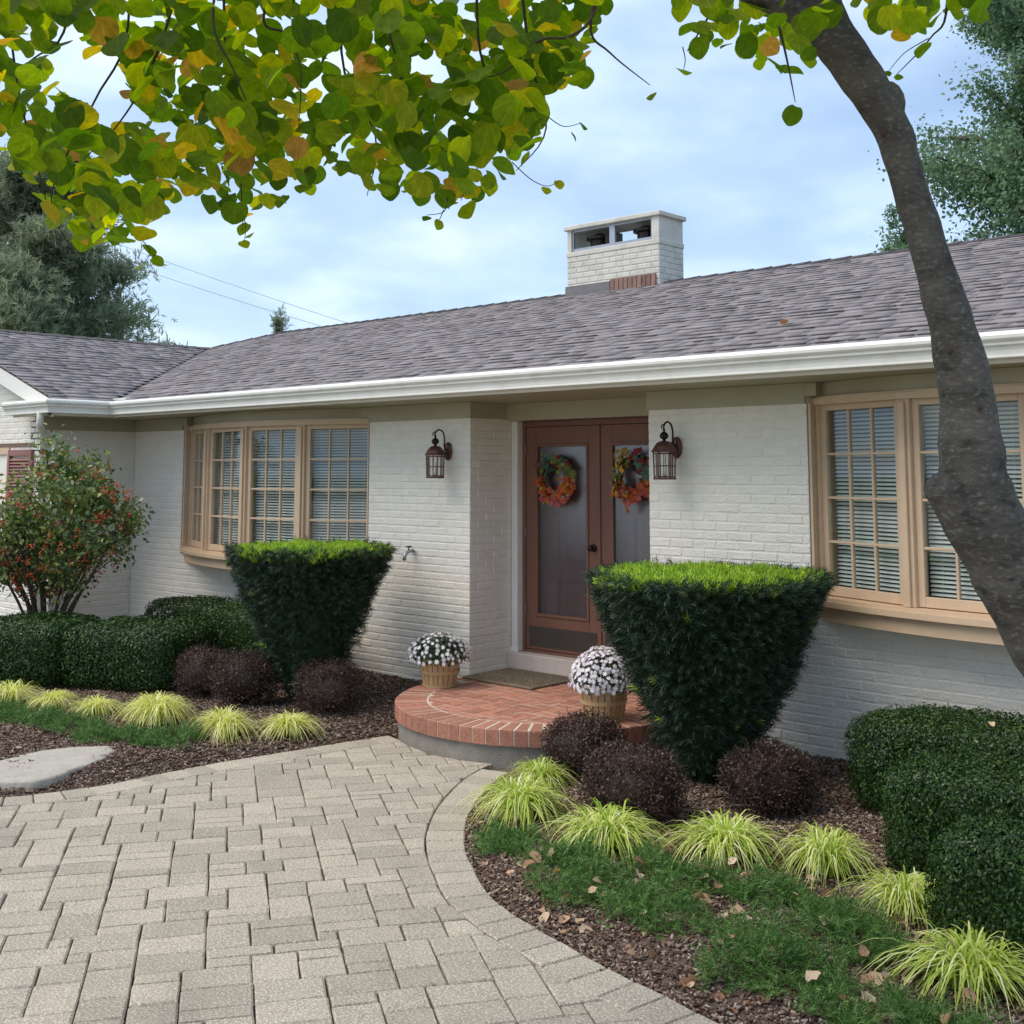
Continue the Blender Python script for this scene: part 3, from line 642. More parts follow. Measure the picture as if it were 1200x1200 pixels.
# wing gable trim
rk = MB()
y0, y1 = WY - 0.17, WY - 0.145
def rake(xa, xb, h):
    rk.add([(xa, y0, zw(xa) - 0.02), (xb, y0, zw(xb) - 0.02), (xb, y0, zw(xb) - h), (xa, y0, zw(xa) - h), (xa, y1, zw(xa) - 0.02), (xb, y1, zw(xb) - 0.02), (xb, y1, zw(xb) - h), (xa, y1, zw(xa) - h)],
           [(0, 1, 2, 3), (7, 6, 5, 4), (3, 2, 6, 7), (0, 4, 5, 1), (0, 3, 7, 4), (1, 5, 6, 2)])
rake(-12.6, -16, 0.20)
rk.add([(-12.6, y0 + .004, SOF), (-12.6, y0 + .004, zw(-12.6) - .05), (WX - 0.02, y0 + .004, zw(WX) - .05), (WX - 0.02, y0 + .004, SOF), (WX - 0.02, WY - .002, SOF), (WX - 0.02, WY - .002, zw(WX) - .05)], [(0, 3, 2, 1), (3, 4, 5, 2)])
rk.add([(-12.62, y1, zw(-12.62) - .03), (-16, y1, zw(-16) - .03), (-16, WY, zw(-16) - .03), (-12.62, WY, zw(-12.62) - .03)], [(0, 1, 2, 3)])
part(rk.build('rake_board', m_white))

# ---- chimney
CX0, CX1, CY0, CY1 = -9.15, -7.78, 3.42, 3.90
ch = MB(); ch.b(CX0, CX1, CY0, CY1, 3.6, 4.60); ch.b(CX0 - 0.012, CX1 + 0.012, CY0 - 0.012, CY1 + 0.012, 4.60, 4.66, ch=0.006)
for x0, x1, y0_, y1_ in ((CX0, CX0 + .06, CY0, CY1), (CX1 - .10, CX1, CY0, CY1)): ch.b(x0, x1, y0_, y1_, 4.66, 4.93)
m_chim = M('weathered_chimney_paint', (0.55, 0.53, 0.47), (0.64, 0.62, 0.56), 6, 0.7, 0.5, 60, 0.05, stain=(5, 0.5, 0.75, (0.38, 0.36, 0.31), 0.6))
chim = part(ch.build('chimney', m_chim))
cap = MB(); cap.b(CX0 - .035, CX1 + .035, CY0 - .035, CY1 + .035, 4.93, 4.985, ch=0.008); cap.build('cap_slab', m_chim, chim)
cbk = MB()
for a, z, l_ in lay(CX0, CX1, 4.06, 4.60, -9.1):
    v, f = brick_tpl(l_); cbk.add([(x + a, y + CY0 - .006, z_ + z) for x, y, z_ in v], f)
for a, z, l_ in lay(CY0, CY1, 4.06, 4.60, CY0):
    v, f = brick_tpl(l_); cbk.add([(CX1 + .006 - y, x + a, z_ + z) for x, y, z_ in v], f)
cbk.build('brickwork', m_chim, chim, kind='stuff')
fl = MB(); fl.b(CX0 - .01, -8.48, CY0 - .035, CY0 - .010, 4.05, 4.235); fl.build('flashing', m_lead, chim)
m_bbrown = M('old_brown_brick', (0.27, 0.17, 0.135), (0.20, 0.12, 0.095), 20, 0.9, 0.4, 90, 0.25)
bm0 = MB(); bm0.b(-0.029, 0.029, -0.028, 0.0, -0.09, 0.09, ch=0.003); bme = bm0.mesh('brick'); bme.materials.append(m_bbrown)
for i in range(10):
    o = bpy.data.objects.new('brick', bme); COL.objects.link(o); o.parent = chim; o.location = (-8.44 + i * 0.066, CY0 - .010, 4.165)
fm = MB()
for x0, x1 in ((CX0 + .06, CX0 + .085), (-8.515, -8.435), (CX1 - .125, CX1 - .10)): fm.b(x0, x1, CY0 + .02, CY0 + .05, 4.66, 4.93)
for z0, z1 in ((4.66, 4.70), (4.905, 4.93)): fm.b(CX0 + .085, -8.515, CY0 + .022, CY0 + .048, z0, z1); fm.b(-8.435, CX1 - .125, CY0 + .022, CY0 + .048, z0, z1)
fm.build('opening_frame', m_metal, chim)
fu = MB()
for x in (-8.83, -8.12):
    fu.lathe([(.12, 4.66), (.12, 4.80), (.17, 4.81), (.17, 4.84), (.02, 4.90)], 14, (x, 3.66, 0)); fu.b(x + .19, x + .24, 3.52, 3.8, 4.66, 4.88)
fu.build('flue', m_iron, chim)

# ---- bow windows
def bow_window(xa, xb, label):
    """four casement sashes on a shallow arc, tan painted, with curved sill and slatted blinds"""
    Wd = xb - xa; sag = 0.40; yend = 0.09; Rr = (Wd * Wd / 4 + sag * sag) / (2 * sag); ha = math.asin(Wd / 2 / Rr); xc = (xa + xb) / 2; yc = yend - sag + Rr
    pt = lambda t, e=0.0: Vector((xc + (Rr + e) * math.sin(-ha + 2 * ha * t), yc - (Rr + e) * math.cos(-ha + 2 * ha * t), 0))
    P = [pt(i / 4) for i in range(5)]
    ZB, ZT = 1.145, 2.475
    fr_ = MB(); vs = []
    for i in range(17):
        a, b_ = pt(-.012 + 1.024 * i / 16, -.10), pt(-.012 + 1.024 * i / 16, .020); vs += [(a.x, a.y, ZT + .001), (b_.x, b_.y, ZT + .001), (b_.x, b_.y, ZT + .045), (a.x, a.y, ZT + .045)]
    fr_.add(vs, [(i * 4 + j, (i + 1) * 4 + j, (i + 1) * 4 + (j + 1) % 4, i * 4 + (j + 1) % 4) for i in range(16) for j in range(4)] + [(0, 1, 2, 3), (67, 66, 65, 64)])
    win = part(fr_.build('bow_window', m_tan)); win['label'] = label
    for i, p in enumerate(P):                       # mullion posts, with a proud cover strip
        a = -ha + 2 * ha * i / 4; Mx = TR(p) @ Matrix.Rotation(a, 4, 'Z')
        q = MB(); q.b(-0.05, 0.05, -0.012, 0.13, ZB, ZT, Mx, ch=0.003); q.build('mullion', m_tan, win)
        if 0 < i < 4: q = MB(); q.b(-0.024, 0.024, -0.034, -0.0125, ZB, ZT - .03, Mx, ch=0.004); q.build('cover_strip', m_tan, win)
    def strip(nm, e0, e1, z0, z1, mt, t0=-0.012, t1=1.012, nseg=4, prof_=None):
        mb = MB(); vs = []; k = nseg
        for i in range(k + 1):
            t = t0 + (t1 - t0) * i / k; a, b_ = pt(t, e0), pt(t, e1); vs += [(a.x, a.y, z0), (b_.x, b_.y, z0), (b_.x, b_.y, z1), (a.x, a.y, z1)]
        fs = [(i * 4 + j, (i + 1) * 4 + j, (i + 1) * 4 + (j + 1) % 4, i * 4 + (j + 1) % 4) for i in range(k) for j in range(4)] + [(0, 1, 2, 3), (4 * k + 3, 4 * k + 2, 4 * k + 1, 4 * k)]
        mb.add(vs, fs); return mb.build(nm, mt, win)
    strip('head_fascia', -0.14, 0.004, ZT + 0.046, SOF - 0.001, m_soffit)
    strip('head_moulding', 0.0205, 0.045, ZT - 0.012, ZT + 0.030, m_tan)
    strip('sill', -0.16, 0.075, 1.075, ZB - 0.001, m_tan, -0.02, 1.02, 16); strip('sill_nose', 0.0755, 0.10, 1.085, ZB - 0.022, m_tan, -0.02, 1.02, 16)
    strip('sill_apron', -0.20, 0.055, 0.985, 1.074, m_tan, -0.015, 1.015, 16)
    jb = MB(); jb.b(xa + .002, xa + .02, 0.002, 0.24, ZB, ZT, None); jb.build('jamb', m_tan, win); jb = MB(); jb.b(xb - .02, xb - .002, 0.002, 0.24, ZB, ZT); jb.build('jamb', m_tan, win)
    bd = MB(); bd.b(xa + .03, xb - .03, 0.10, 0.24, 1.03, 1.0745); bd.build('inner_board', m_white, win)
    for i in range(4):
        p, q = P[i], P[i + 1]; d = (q - p); L_ = d.length; a = math.atan2(d.y, d.x); Mx = TR(p) @ Matrix.Rotation(a, 4, 'Z')
        x0, x1 = 0.052, L_ - 0.052; z0, z1 = ZB + 0.004, ZT - 0.004; st = 0.046; s_ = MB()
        s_.b(x0, x0 + st, 0.012, 0.055, z0, z1, Mx, ch=0.003); s_.b(x1 - st, x1, 0.012, 0.055, z0, z1, Mx, ch=0.003)
        s_.b(x0 + st, x1 - st, 0.0125, 0.0545, z0, z0 + 0.065, Mx, ch=0.003); s_.b(x0 + st, x1 - st, 0.0125, 0.0545, z1 - 0.05, z1, Mx, ch=0.003)
        sash = s_.build('sash', m_tan, win)
        gx0, gx1, gz0, gz1 = x0 + st, x1 - st, z0 + 0.065, z1 - 0.05
        mu = MB(); cw, rh = (gx1 - gx0) / 3, (gz1 - gz0) / 4
        for k in (1, 2): mu.b(gx0 + k * cw - .009, gx0 + k * cw + .009, 0.018, 0.048, gz0, gz1, Mx, ch=0.003)
        for k in (1, 2, 3): mu.b(gx0, gx1, 0.0165, 0.0495, gz0 + k * rh - .009, gz0 + k * rh + .009, Mx, ch=0.003)
        mu.build('muntins', m_tan, win)
        for c in range(3):
            for r in range(4):
                pb = MB(); pb.b(gx0 + c * cw + .005, gx0 + (c + 1) * cw - .005, 0.032, 0.035, gz0 + r * rh + .005, gz0 + (r + 1) * rh - .005, Mx); pb.build('pane', m_glass, win)
        bl = MB(); z = gz0 + 0.012
        while z < gz1 + 0.03:
            bl.b(gx0 - .012, gx1 + .012, -0.0125, 0.0125, -0.0009, 0.0009, Mx @ TR((0, 0.105, z)) @ Matrix.Rotation(R(40), 4, 'X')); z += 0.0275
        bl.b(gx0 - .012, gx1 + .012, 0.09, 0.125, gz1 + .03, gz1 + .06, Mx)
        for xx in (gx0 + .08, gx1 - .08): bl.b(xx - .001, xx + .001, 0.0915, 0.0925, gz0, gz1 + .03, Mx)
        bl.build('blind', m_blind, win, kind='stuff')
bow_window(WL0 + 0.03, WL1 - 0.01, 'tan bow window behind the smaller flat-topped yew')
bow_window(WR0 + 0.01, WR1 - 0.01, 'tan bow window behind the leaning tree trunk')

# ---- wing window and shutter
ww = MB(); ww.b(-15.1, -13.95, WY - .02, WY + .05, 2.20, 2.28); ww.b(-15.1, -13.95, WY - .05, WY + .05, 0.80, 0.85)
for x in (-15.1, -14.0): ww.b(x, x + .05, WY - .018, WY + .05, .85, 2.2)
ww = part(ww.build('wing_window', m_tan)); mu = MB()
for k in (1, 2, 3): mu.b(-15.05 + k * .2625 - .01, -15.05 + k * .2625 + .01, WY - .004, WY + .02, .85, 2.2)
for k in (1, 2, 3): mu.b(-15.05, -14.0, WY - .0035, WY + .019, .85 + k * .3375 - .01, .85 + k * .3375 + .01)
mu.build('muntins', m_tan, ww); 
for c in range(4):
    for r in range(4): pb = MB(); pb.b(-15.05 + c * .2625 + .004, -15.05 + (c + 1) * .2625 - .004, WY + .004, WY + .007, .85 + r * .3375 + .004, .85 + (r + 1) * .3375 - .004); pb.build('pane', m_glass, ww)
cu = MB(); cu.b(-15.05, -14.0, WY + .06, WY + .07, .86, 2.2); cu.build('curtain', m_blind, ww)
hd = MB(); hd.b(-15.2, -13.35, WY - .012, WY + .0, 2.285, 2.33); part(hd.build('window_lintel', m_bbrown))
sb = MB(); SX0, SX1 = -13.93, -13.33
for x0, x1, z0, z1 in ((SX0, SX0 + .05, .85, 2.25), (SX1 - .05, SX1, .85, 2.25), (SX0 + .05, SX1 - .05, 2.18, 2.25), (SX0 + .05, SX1 - .05, .85, .93), (SX0 + .05, SX1 - .05, 1.50, 1.56)): sb.b(x0, x1, WY - .042, WY - .008, z0, z1, ch=0.002)
shut = part(sb.build('shutter', m_shutter)); k = 0
lv = MB(); lv.b(-(SX1 - SX0) / 2 + .05, (SX1 - SX0) / 2 - .05, -.022, .022, -.003, .003); lme = lv.mesh('slat'); lme.materials.append(m_shutter)
z = 0.955
while z < 2.17:
    if not 1.48 < z < 1.58:
        o = bpy.data.objects.new('slat', lme); COL.objects.link(o); o.parent = shut; o.location = ((SX0 + SX1) / 2, WY - .026, z); o.rotation_euler = (R(50), 0, 0)
    z += 0.037

# ---- entry: step, trim, double storm doors
es = MB(); es.b(EN0 + .001, EN1 - .001, ED - .08, 0.95, 0.02, 0.375, ch=0.006); part(es.build('door_step', m_sillst))
tr_ = MB(); tr_.b(EN0 + .001, EN0 + .075, ED - .02, ED + .12, 0.3755, 2.462, ch=0.004); part(tr_.build('door_casing', m_white)); tr_ = MB(); tr_.b(EN1 - .075, EN1 - .001, ED - .02, ED + .12, 0.3755, 2.462, ch=0.004)
part(tr_.build('door_casing', m_white)); tr_ = MB(); tr_.b(EN0 + .0005, EN0 + .095, ED - .035, ED - .0205, 0.3757, 0.41); part(tr_.build('plinth_block', m_white))
DY = ED + .06; DX0, DX1 = EN0 + .078, EN1 - .078; DZ0, DZ1 = 0.378, 2.458; MID = (DX0 + DX1) / 2
df = MB(); df.b(DX0, DX0 + .035, DY - .01, DY + .14, DZ0, DZ1); df.b(DX1 - .035, DX1, DY - .01, DY + .14, DZ0, DZ1); df.b(DX0 + .035, DX1 - .035, DY - .0095, DY + .139, DZ1 - .05, DZ1)
df.b(DX0 + .035, DX1 - .035, DY - .012, DY + .138, DZ0 - .002, DZ0 + .022)
part(df.build('door_frame', m_door))
def leaf_door(x0, x1, hinge):
    d = MB(); st = 0.125; zb, zt = DZ0 + .026, DZ1 - .054; gz0, gz1 = zb + .30, zt - .16
    d.b(x0, x0 + st, DY, DY + .04, zb, zt, ch=0.003); d.b(x1 - st, x1, DY, DY + .04, zb, zt, ch=0.003)
    d.b(x0 + st, x1 - st, DY + .0005, DY + .0395, zb, gz0, ch=0.003); d.b(x0 + st, x1 - st, DY + .0005, DY + .0395, gz1, zt, ch=0.003)
    o = part(d.build('door', m_door))
    mo = MB(); e = .022
    mo.b(x0 + st - .004, x0 + st + e, DY - .012, DY + .02, gz0 - .004, gz1 + .004, ch=0.003); mo.b(x1 - st - e, x1 - st + .004, DY - .012, DY + .02, gz0 - .004, gz1 + .004, ch=0.003)
    mo.b(x0 + st + e, x1 - st - e, DY - .0115, DY + .0195, gz0 - .004, gz0 + e, ch=0.003); mo.b(x0 + st + e, x1 - st - e, DY - .0115, DY + .0195, gz1 - e, gz1 + .004, ch=0.003)
    mo.build('glazing_moulding', m_door, o)
    gl = MB(); gl.b(x0 + st + e, x1 - st - e, DY + .008, DY + .012, gz0 + e, gz1 - e); gl.build('pane', m_dglass, o)
    kp = MB(); kp.b(x0 + .04, x1 - .04, DY - .005, DY - .0005, zb + .03, zb + .205); kp.build('kick_plate', m_kick, o)
    for hz in (0.3, 1.0, 1.75):
        hb = MB(); hx = x0 + .004 if hinge < 0 else x1 - .004; hb.lathe([(.008, zb + hz), (.008, zb + hz + .09)], 8, (hx, DY - .008, 0)); hb.build('hinge', m_door2, o)
    return o
dl = leaf_door(DX0 + .036, MID - .004, -1); dr = leaf_door(MID + .004, DX1 - .036, 1)
ast = MB(); ast.b(MID - .022, MID + .012, DY - .014, DY - .001, DZ0 + .03, DZ1 - .056, ch=0.003); ast.build('astragal', m_door, dl)
kn = MB(); kx = MID - .07
kn.tube([(kx, DY + .0, 1.335), (kx, DY - .035, 1.335)], .012, 10); kn.tube([(kx, DY - .03, 1.335), (kx, DY - .045, 1.335), (kx, DY - .062, 1.335), (kx, DY - .07, 1.335)], [.016, .028, .026, .012], 12); kn.tube([(kx, DY + .001, 1.335), (kx, DY - .008, 1.335)], .034, 14)
kn.build('door_knob', m_iron, dl, True)
idr = MB(); idr.b(DX0, DX1, DY + .10, DY + .14, DZ0, DZ1 - .052)
for x0 in (DX0 + .10, MID + .05):
    for z0, z1 in ((.48, 1.02), (1.20, 1.62), (1.70, 2.3)):
        for dx0, dx1 in ((0, .26), (.34, .62)):
            idr.b(x0 + dx0, x0 + dx1, DY + .084, DY + .0995, z0, z1, ch=0.012)
part(idr.build('inner_door', m_door2))

# ---- porch: round brick platform on a concrete drum
PZ = 0.235
porch = thing('brick_porch', 'round red brick porch step on grey concrete base before the entry', 'porch', (PCX, PCY, 0))
pv = lambda x, y, z=0: (x - PCX, y - PCY, z)
pb = MB(); nseg = 96; ring = []
for k in range(nseg + 1):
    a = math.pi * 1.02 + math.pi * 0.98 * k / nseg; ring.append((PR * math.cos(a) * 0.985, PR * math.sin(a) * 0.985))
poly = ring + [(EN1 - PCX + .45, 0), (EN1 - PCX + .45, -PCY - .012), (EN1 - PCX - .002, -PCY - .012), (EN1 - PCX - .002, -PCY + ED - .085), (EN0 - PCX + .002, -PCY + ED - .085), (EN0 - PCX + .002, -PCY - .012), (-PR, -PCY - .012)]
pb.prism(poly, -0.06, 0.125); pb.build('concrete_base', m_conc, porch)
pm = MB(); pm.prism([(x * 1.0225, y * 1.0225) for x, y in ring] + [(EN1 - PCX + .42, 0), (EN1 - PCX + .42, -PCY - .014), (EN1 - PCX - .004, -PCY - .014), (EN1 - PCX - .004, -PCY + ED - .086), (EN0 - PCX + .004, -PCY + ED - .086), (EN0 - PCX + .004, -PCY - .014), (-PR * .97, -PCY - .014)], 0.1275, PZ - 0.0025); pm.build('mortar_bed', m_mortar, porch)
rq = random.Random(4)
def brick_mesh(sx, sy, sz, c=0.005):
    mb = MB(); mb.b(-sx / 2, sx / 2, -sy / 2, sy / 2, -sz / 2, sz / 2, ch=c); me = mb.mesh('brick'); me.materials.append(m_brick); return me
RL = 0.235                                    # rim bricks laid radially
nr_ = 36
me_r = []
for q in range(3):
    ra, rbb = PR - RL, PR + 0.012; wa, wb = math.pi * ra / nr_ - .011, math.pi * rbb / nr_ - .011; rz_ = random.Random(q); c = .006
    mb = MB(); top = [(ra + c, -wa / 2 + c), (rbb - c, -wb / 2 + c), (rbb - c, wb / 2 - c), (ra + c, wa / 2 - c)]; mid = [(ra, -wa / 2), (rbb, -wb / 2), (rbb, wb / 2), (ra, wa / 2)]
    vs = [(x - PR, y, -.055) for x, y in mid] + [(x - PR, y, .055 - c) for x, y in mid] + [(x - PR + rz_.uniform(-.002, .002), y, .055) for x, y in top]
    mb.add(vs, [(3, 2, 1, 0), (8, 9, 10, 11)] + [(k * 4 + i, k * 4 + (i + 1) % 4, k * 4 + 4 + (i + 1) % 4, k * 4 + 4 + i) for k in (0, 1) for i in range(4)]); me = mb.mesh('brick'); me.materials.append(m_brick); me_r.append(me)
for k in range(nr_):
    a = math.pi + math.pi * (k + .5) / nr_
    o = bpy.data.objects.new('brick', me_r[k % 3]); COL.objects.link(o); o.parent = porch; o.location = (PR * math.cos(a), PR * math.sin(a), PZ - .055 + rq.uniform(-.002, .002)); o.rotation_euler = (0, 0, a + rq.uniform(-.008, .008))
# field: herringbone set at 45 degrees, clipped to the inner circle and the recess
BW, BLn = 0.097, 0.199; field = []
ca, sa = 1.0, 0.0
def infield(x, y):
    if y <= 0.02: return math.hypot(x, y) < PR - RL - 0.008 and y <= 0.02
    if y < -PCY - .02: return -PR + .24 < x < PR - .24
    return EN0 - PCX + .01 < x < EN1 - PCX - .01 and y < -PCY + ED - .09
def clip_field(poly):
    c = sum(poly) / len(poly)
    if c[1] < 0.1:
        dl_ = np.linalg.norm(c)
        if dl_ > 0.4: nn = -c / dl_; poly = clip(poly, -nn * (PR - RL - .012), nn, 0.0)
    for q, nn in ((np.array([-PR + .0, 0]), np.array([1., 0])), (np.array([EN1 - PCX + .40, 0]), np.array([-1., 0])), (np.array([0, -PCY + ED - .09]), np.array([0, -1.]))):
        if len(poly) >= 3: poly = clip(poly, q, nn, 0.0)
    if len(poly) >= 3 and c[1] > -PCY - .02:
        poly = clip(poly, np.array([EN0 - PCX + .008, 0]), np.array([1., 0]), 0)
        if len(poly) >= 3: poly = clip(poly, np.array([EN1 - PCX - .008, 0]), np.array([-1., 0]), 0)
    return poly
Mod = 0.1035
for i in range(-22, 23):
    for j in range(-22, 23):
        m4 = (i - j) % 4
        if m4 == 0: rect = [(i, j), (i + 2, j), (i + 2, j + 1), (i, j + 1)]
        elif m4 == 3: rect = [(i, j), (i + 1, j), (i + 1, j + 2), (i, j + 2)]
        else: continue
        gp = .005; x0, y0_, x1, y1_ = rect[0][0] * Mod + gp, rect[0][1] * Mod + gp, rect[2][0] * Mod - gp, rect[2][1] * Mod - gp
        poly = [np.array((x * ca - y * sa, x * sa + y * ca)) for x, y in ((x0, y0_), (x1, y0_), (x1, y1_), (x0, y1_))]
        c = sum(poly) / 4
        if np.linalg.norm(c) > 1.8: continue
        poly = clip_field(poly)
        if len(poly) < 3 or area(poly) < 0.0012: continue
        field.append(poly)
for poly in field:
    c = sum(poly) / len(poly); mb = MB(); P = [p - c for p in poly]; dz = rq.uniform(-.0015, .0015)
    ins = [tuple(p * (1 - .004 / max(np.linalg.norm(p), .01))) for p in P]
    s = sum(P[i][0] * P[(i + 1) % len(P)][1] - P[(i + 1) % len(P)][0] * P[i][1] for i in range(len(P)))
    P = [tuple(p) for p in P]
    if s < 0: P = P[::-1]; ins = ins[::-1]
    n = len(P); mb.add([(x, y, -.04) for x, y in P] + [(x, y, -.003) for x, y in P] + [(x, y, dz) for x, y in ins], [tuple(range(2 * n, 3 * n))] + [(k * n + i, k * n + (i + 1) % n, (k + 1) * n + (i + 1) % n, (k + 1) * n + i) for k in (0, 1) for i in range(n)])
    o = mb.build('brick', m_brick, porch); o.location = (c[0], c[1], PZ)

# door mat
dm = MB(); dm.b(-.40, .40, -.30, .30, 0, .018, ch=.005); dm = dm.build('doormat', m_mat); dm.location = (-6.92, 0.10, PZ + .003)
tag(dm, 'brown coir doormat lying on the brick porch below the doors', 'doormat')
P = np.c_[RNG.uniform(-.39, .39, 5000), RNG.uniform(-.29, .29, 5000), np.full(5000, .016)]; Fr = frames(unit(np.c_[RNG.normal(0, .5, (5000, 2)), np.ones(5000)]), RNG)
link('bristles', scatter_mesh('bristles', P, Fr, np.full(5000, .016), np.array([(-.06, 0, 0), (.06, 0, 0), (.04, 0, 1), (-.04, 0, 1)]), np.array([(0, 1, 2, 3)])), m_mat, dm, 'stuff')

# ------------------------------------------------------------------ wall lanterns
def lantern(loc, label):
    t = thing('wall_lantern', label, 'lantern', loc, 0, 'wall lanterns either side of the entry')
    bp = MB(); bp.lathe([(.055, 0), (.062, .006), (.058, .014), (.04, .022)], 20); o = bp.build('backplate', m_copper, t, True); o.rotation_euler = (R(90), 0, 0); o.location = (0, 0, .16)
    o.scale = (0.85, 1.35, 1)
    ar = MB(); ar.tube(catmull([(0, -.015, .16), (0, -.05, .20), (0, -.052, .28), (0, -.075, .335), (0, -.125, .352), (0, -.165, .325), (0, -.165, .288)], 6), .0075, 8); ar.tube(catmull([(0, -.165, .325), (0, -.185, .330), (0, -.198, .312), (0, -.188, .298)], 5), .005, 6); ar.tube([(0, -.02, .145), (0, -.09, .125)], .008, 8); ar.build('scroll_arm', m_iron, t, True)
    by = -.165
    fi = MB(); fi.lathe([(.006, .300), (.012, .288), (.006, .280), (.024, .268), (.034, .250), (.034, .238), (.022, .224), (.010, .216), (.014, .206)], 16, (0, by, 0)); fi.build('finial', m_iron, t, True)
    ro = MB(); ro.lathe([(.030, .206), (.052, .196), (.074, .170), (.090, .140), (.098, .132), (.098, .122), (.088, .122)], 6, (0, by, 0), R(30)); ro.build('roof_cap', m_copper, t)
    fr_ = MB()
    for k in range(6):
        a = R(30 + 60 * k); a2 = R(90 + 60 * k); r0, r1 = .083, .077; p0, p1 = (r1 * math.cos(a), by + r1 * math.sin(a)), (r0 * math.cos(a), by + r0 * math.sin(a))
        fr_.tube([(p0[0], p0[1], -.075), (p1[0], p1[1], .122)], .0055, 6)
        for z, r_ in ((-.06, .0775), (.02, .0805), (.112, .083)):
            fr_.tube([(r_ * math.cos(a), by + r_ * math.sin(a), z), (r_ * math.cos(a2), by + r_ * math.sin(a2), z)], .0042, 5)
        am = (a + a2) / 2; fr_.tube([(.0675 * math.cos(am), by + .0675 * math.sin(am), -.06), (.071 * math.cos(am), by + .071 * math.sin(am), .112)], .003, 5)
    fr_.lathe([(.086, -.082), (.086, -.068), (.070, -.066)], 6, (0, by, 0), R(30)); fr_.build('cage', m_copper, t)
    for k in range(6):
        a, a2 = R(30 + 60 * k), R(90 + 60 * k); gl = MB(); gl.add([(.0745 * math.cos(a), by + .0745 * math.sin(a), -.062), (.0745 * math.cos(a2), by + .0745 * math.sin(a2), -.062), (.079 * math.cos(a2), by + .079 * math.sin(a2), .115), (.079 * math.cos(a), by + .079 * math.sin(a), .115)], [(0, 1, 2, 3)]); gl.build('pane', m_lglass, t)
    cd = MB(); cd.lathe([(.016, -.066), (.016, .0), (.012, .002), (.016, .02), (.012, .045), (.002, .065)], 12, (0, by, 0)); cd.build('candle_bulb', m_candle, t, True)
lantern((-7.70, -0.006, 2.02), 'copper wall lantern on the wall above the basket of dark-leaved mums')
lantern((-5.20, -0.006, 2.02), 'copper wall lantern on the wall above the larger yew topiary')

# spigot and outlet box on the wall
sg_ = thing('hose_spigot', 'small metal hose spigot on white wall beside smaller yew', 'spigot', (-8.16, -0.006, 1.22))
q = MB(); q.tube([(0, 0, .05), (0, -.06, .045), (0, -.10, .02), (.0, -.11, -.035)], [.016, .015, .016, .018], 10); q.build('spout', m_metal, sg_, True)
q = MB(); q.tube([(0, -.055, .05), (0, -.055, .085)], .006, 8); q.lathe([(.026, .083), (.030, .088), (.026, .094)], 12, (0, -.055, 0)); q.build('handle', m_iron, sg_, True)
ob = thing('outlet_box', 'weathered outdoor outlet box low on wall beside flower basket', 'outlet box', (-7.92, -0.006, 0.40))
q = MB(); q.b(-.05, .05, -.045, 0, -.06, .06, ch=.005); q.build('box', m_plast, ob); q = MB(); q.b(-.045, .045, -.055, -.0455, -.055, .055, ch=.004); q.build('cover', m_metal, ob)

# ------------------------------------------------------------------ wreaths
T_MAPLE = (np.array([(0, -.5, 0), (.18, -.2, .03), (.5, -.12, .0), (.26, .12, .05), (.3, .42, 0), (.06, .28, .04), (0, .55, .0), (-.06, .28, .04), (-.3, .42, 0), (-.26, .12, .05), (-.5, -.12, 0), (-.18, -.2, .03)]), np.array([[0, 1, 2, 3, 4, 5, 6, 7, 8, 9, 10, 11]]))
T_FLOWER = None
def petals(n=7):
    v = [(0, 0, .08)]; f = []
    for k in range(n):
        a = 2 * math.pi * k / n; b_ = a + 2 * math.pi / n * .92; m_ = (a + b_) / 2; o = len(v)
        v += [(.3 * math.cos(a), .3 * math.sin(a), .05), (.52 * math.cos(m_), .52 * math.sin(m_), .12), (.3 * math.cos(b_), .3 * math.sin(b_), .05)]; f.append((0, o, o + 1, o + 2))
    return np.array(v), np.array(f)
T_FLOWER = petals()
def wreath(loc, label, seed, plan):
    t = thing('wreath', label, 'wreath', loc, 0, 'autumn wreaths on the double doors'); rg = np.random.default_rng(seed)
    rn = MB(); rnd = random.Random(seed)
    for k in range(9):
        ph, r_, a1 = rnd.random() * 6, .155 + rnd.uniform(-.025, .025), rnd.uniform(.01, .02)
        rn.tube([((r_ + a1 * math.sin(5 * a + ph)) * math.cos(a), -.03 + .018 * math.cos(4 * a + ph), (r_ + a1 * math.sin(5 * a + ph)) * math.sin(a)) for a in np.linspace(0, 2 * math.pi, 33)], .006, 5)
    rn.build('grapevine_ring', m_twig, t)
    for nm, mt, tpl, a0, a1, n_, sz in plan:
        a = R(1) * rg.uniform(a0, a1, n_); n_ = int(n_ * 1.8); a = R(1) * rg.uniform(a0, a1, n_); r_ = rg.normal(.172, .036, n_); P = np.c_[r_ * np.cos(a), -.045 - rg.random(n_) * .05, r_ * np.sin(a)]
        Nn = unit(np.c_[np.cos(a) * .5, np.full(n_, -1.0), np.sin(a) * .5] + rg.normal(0, .4, (n_, 3)))
        link(nm, scatter_mesh(nm, P, frames(Nn, rg), rg.uniform(.55, 1.0, n_) * sz, *tpl), mt, t, 'stuff')
wy = DY - .016
plan1 = [('teal_leaves', m_wt, T_MAPLE, 20, 170, 16, .085), ('olive_leaves', m_wg, T_MAPLE, 0, 200, 20, .08), ('orange_leaves', m_wo, T_MAPLE, 175, 370, 42, .085), ('pink_blooms', m_wp, T_FLOWER, 225, 320, 22, .075), ('yellow_leaves', m_wy, T_MAPLE, 60, 340, 8, .07), ('crimson_leaves', m_wr, T_MAPLE, 30, 180, 12, .08), ('cream_berries', m_ww, T_FLOWER, 190, 330, 12, .035)]
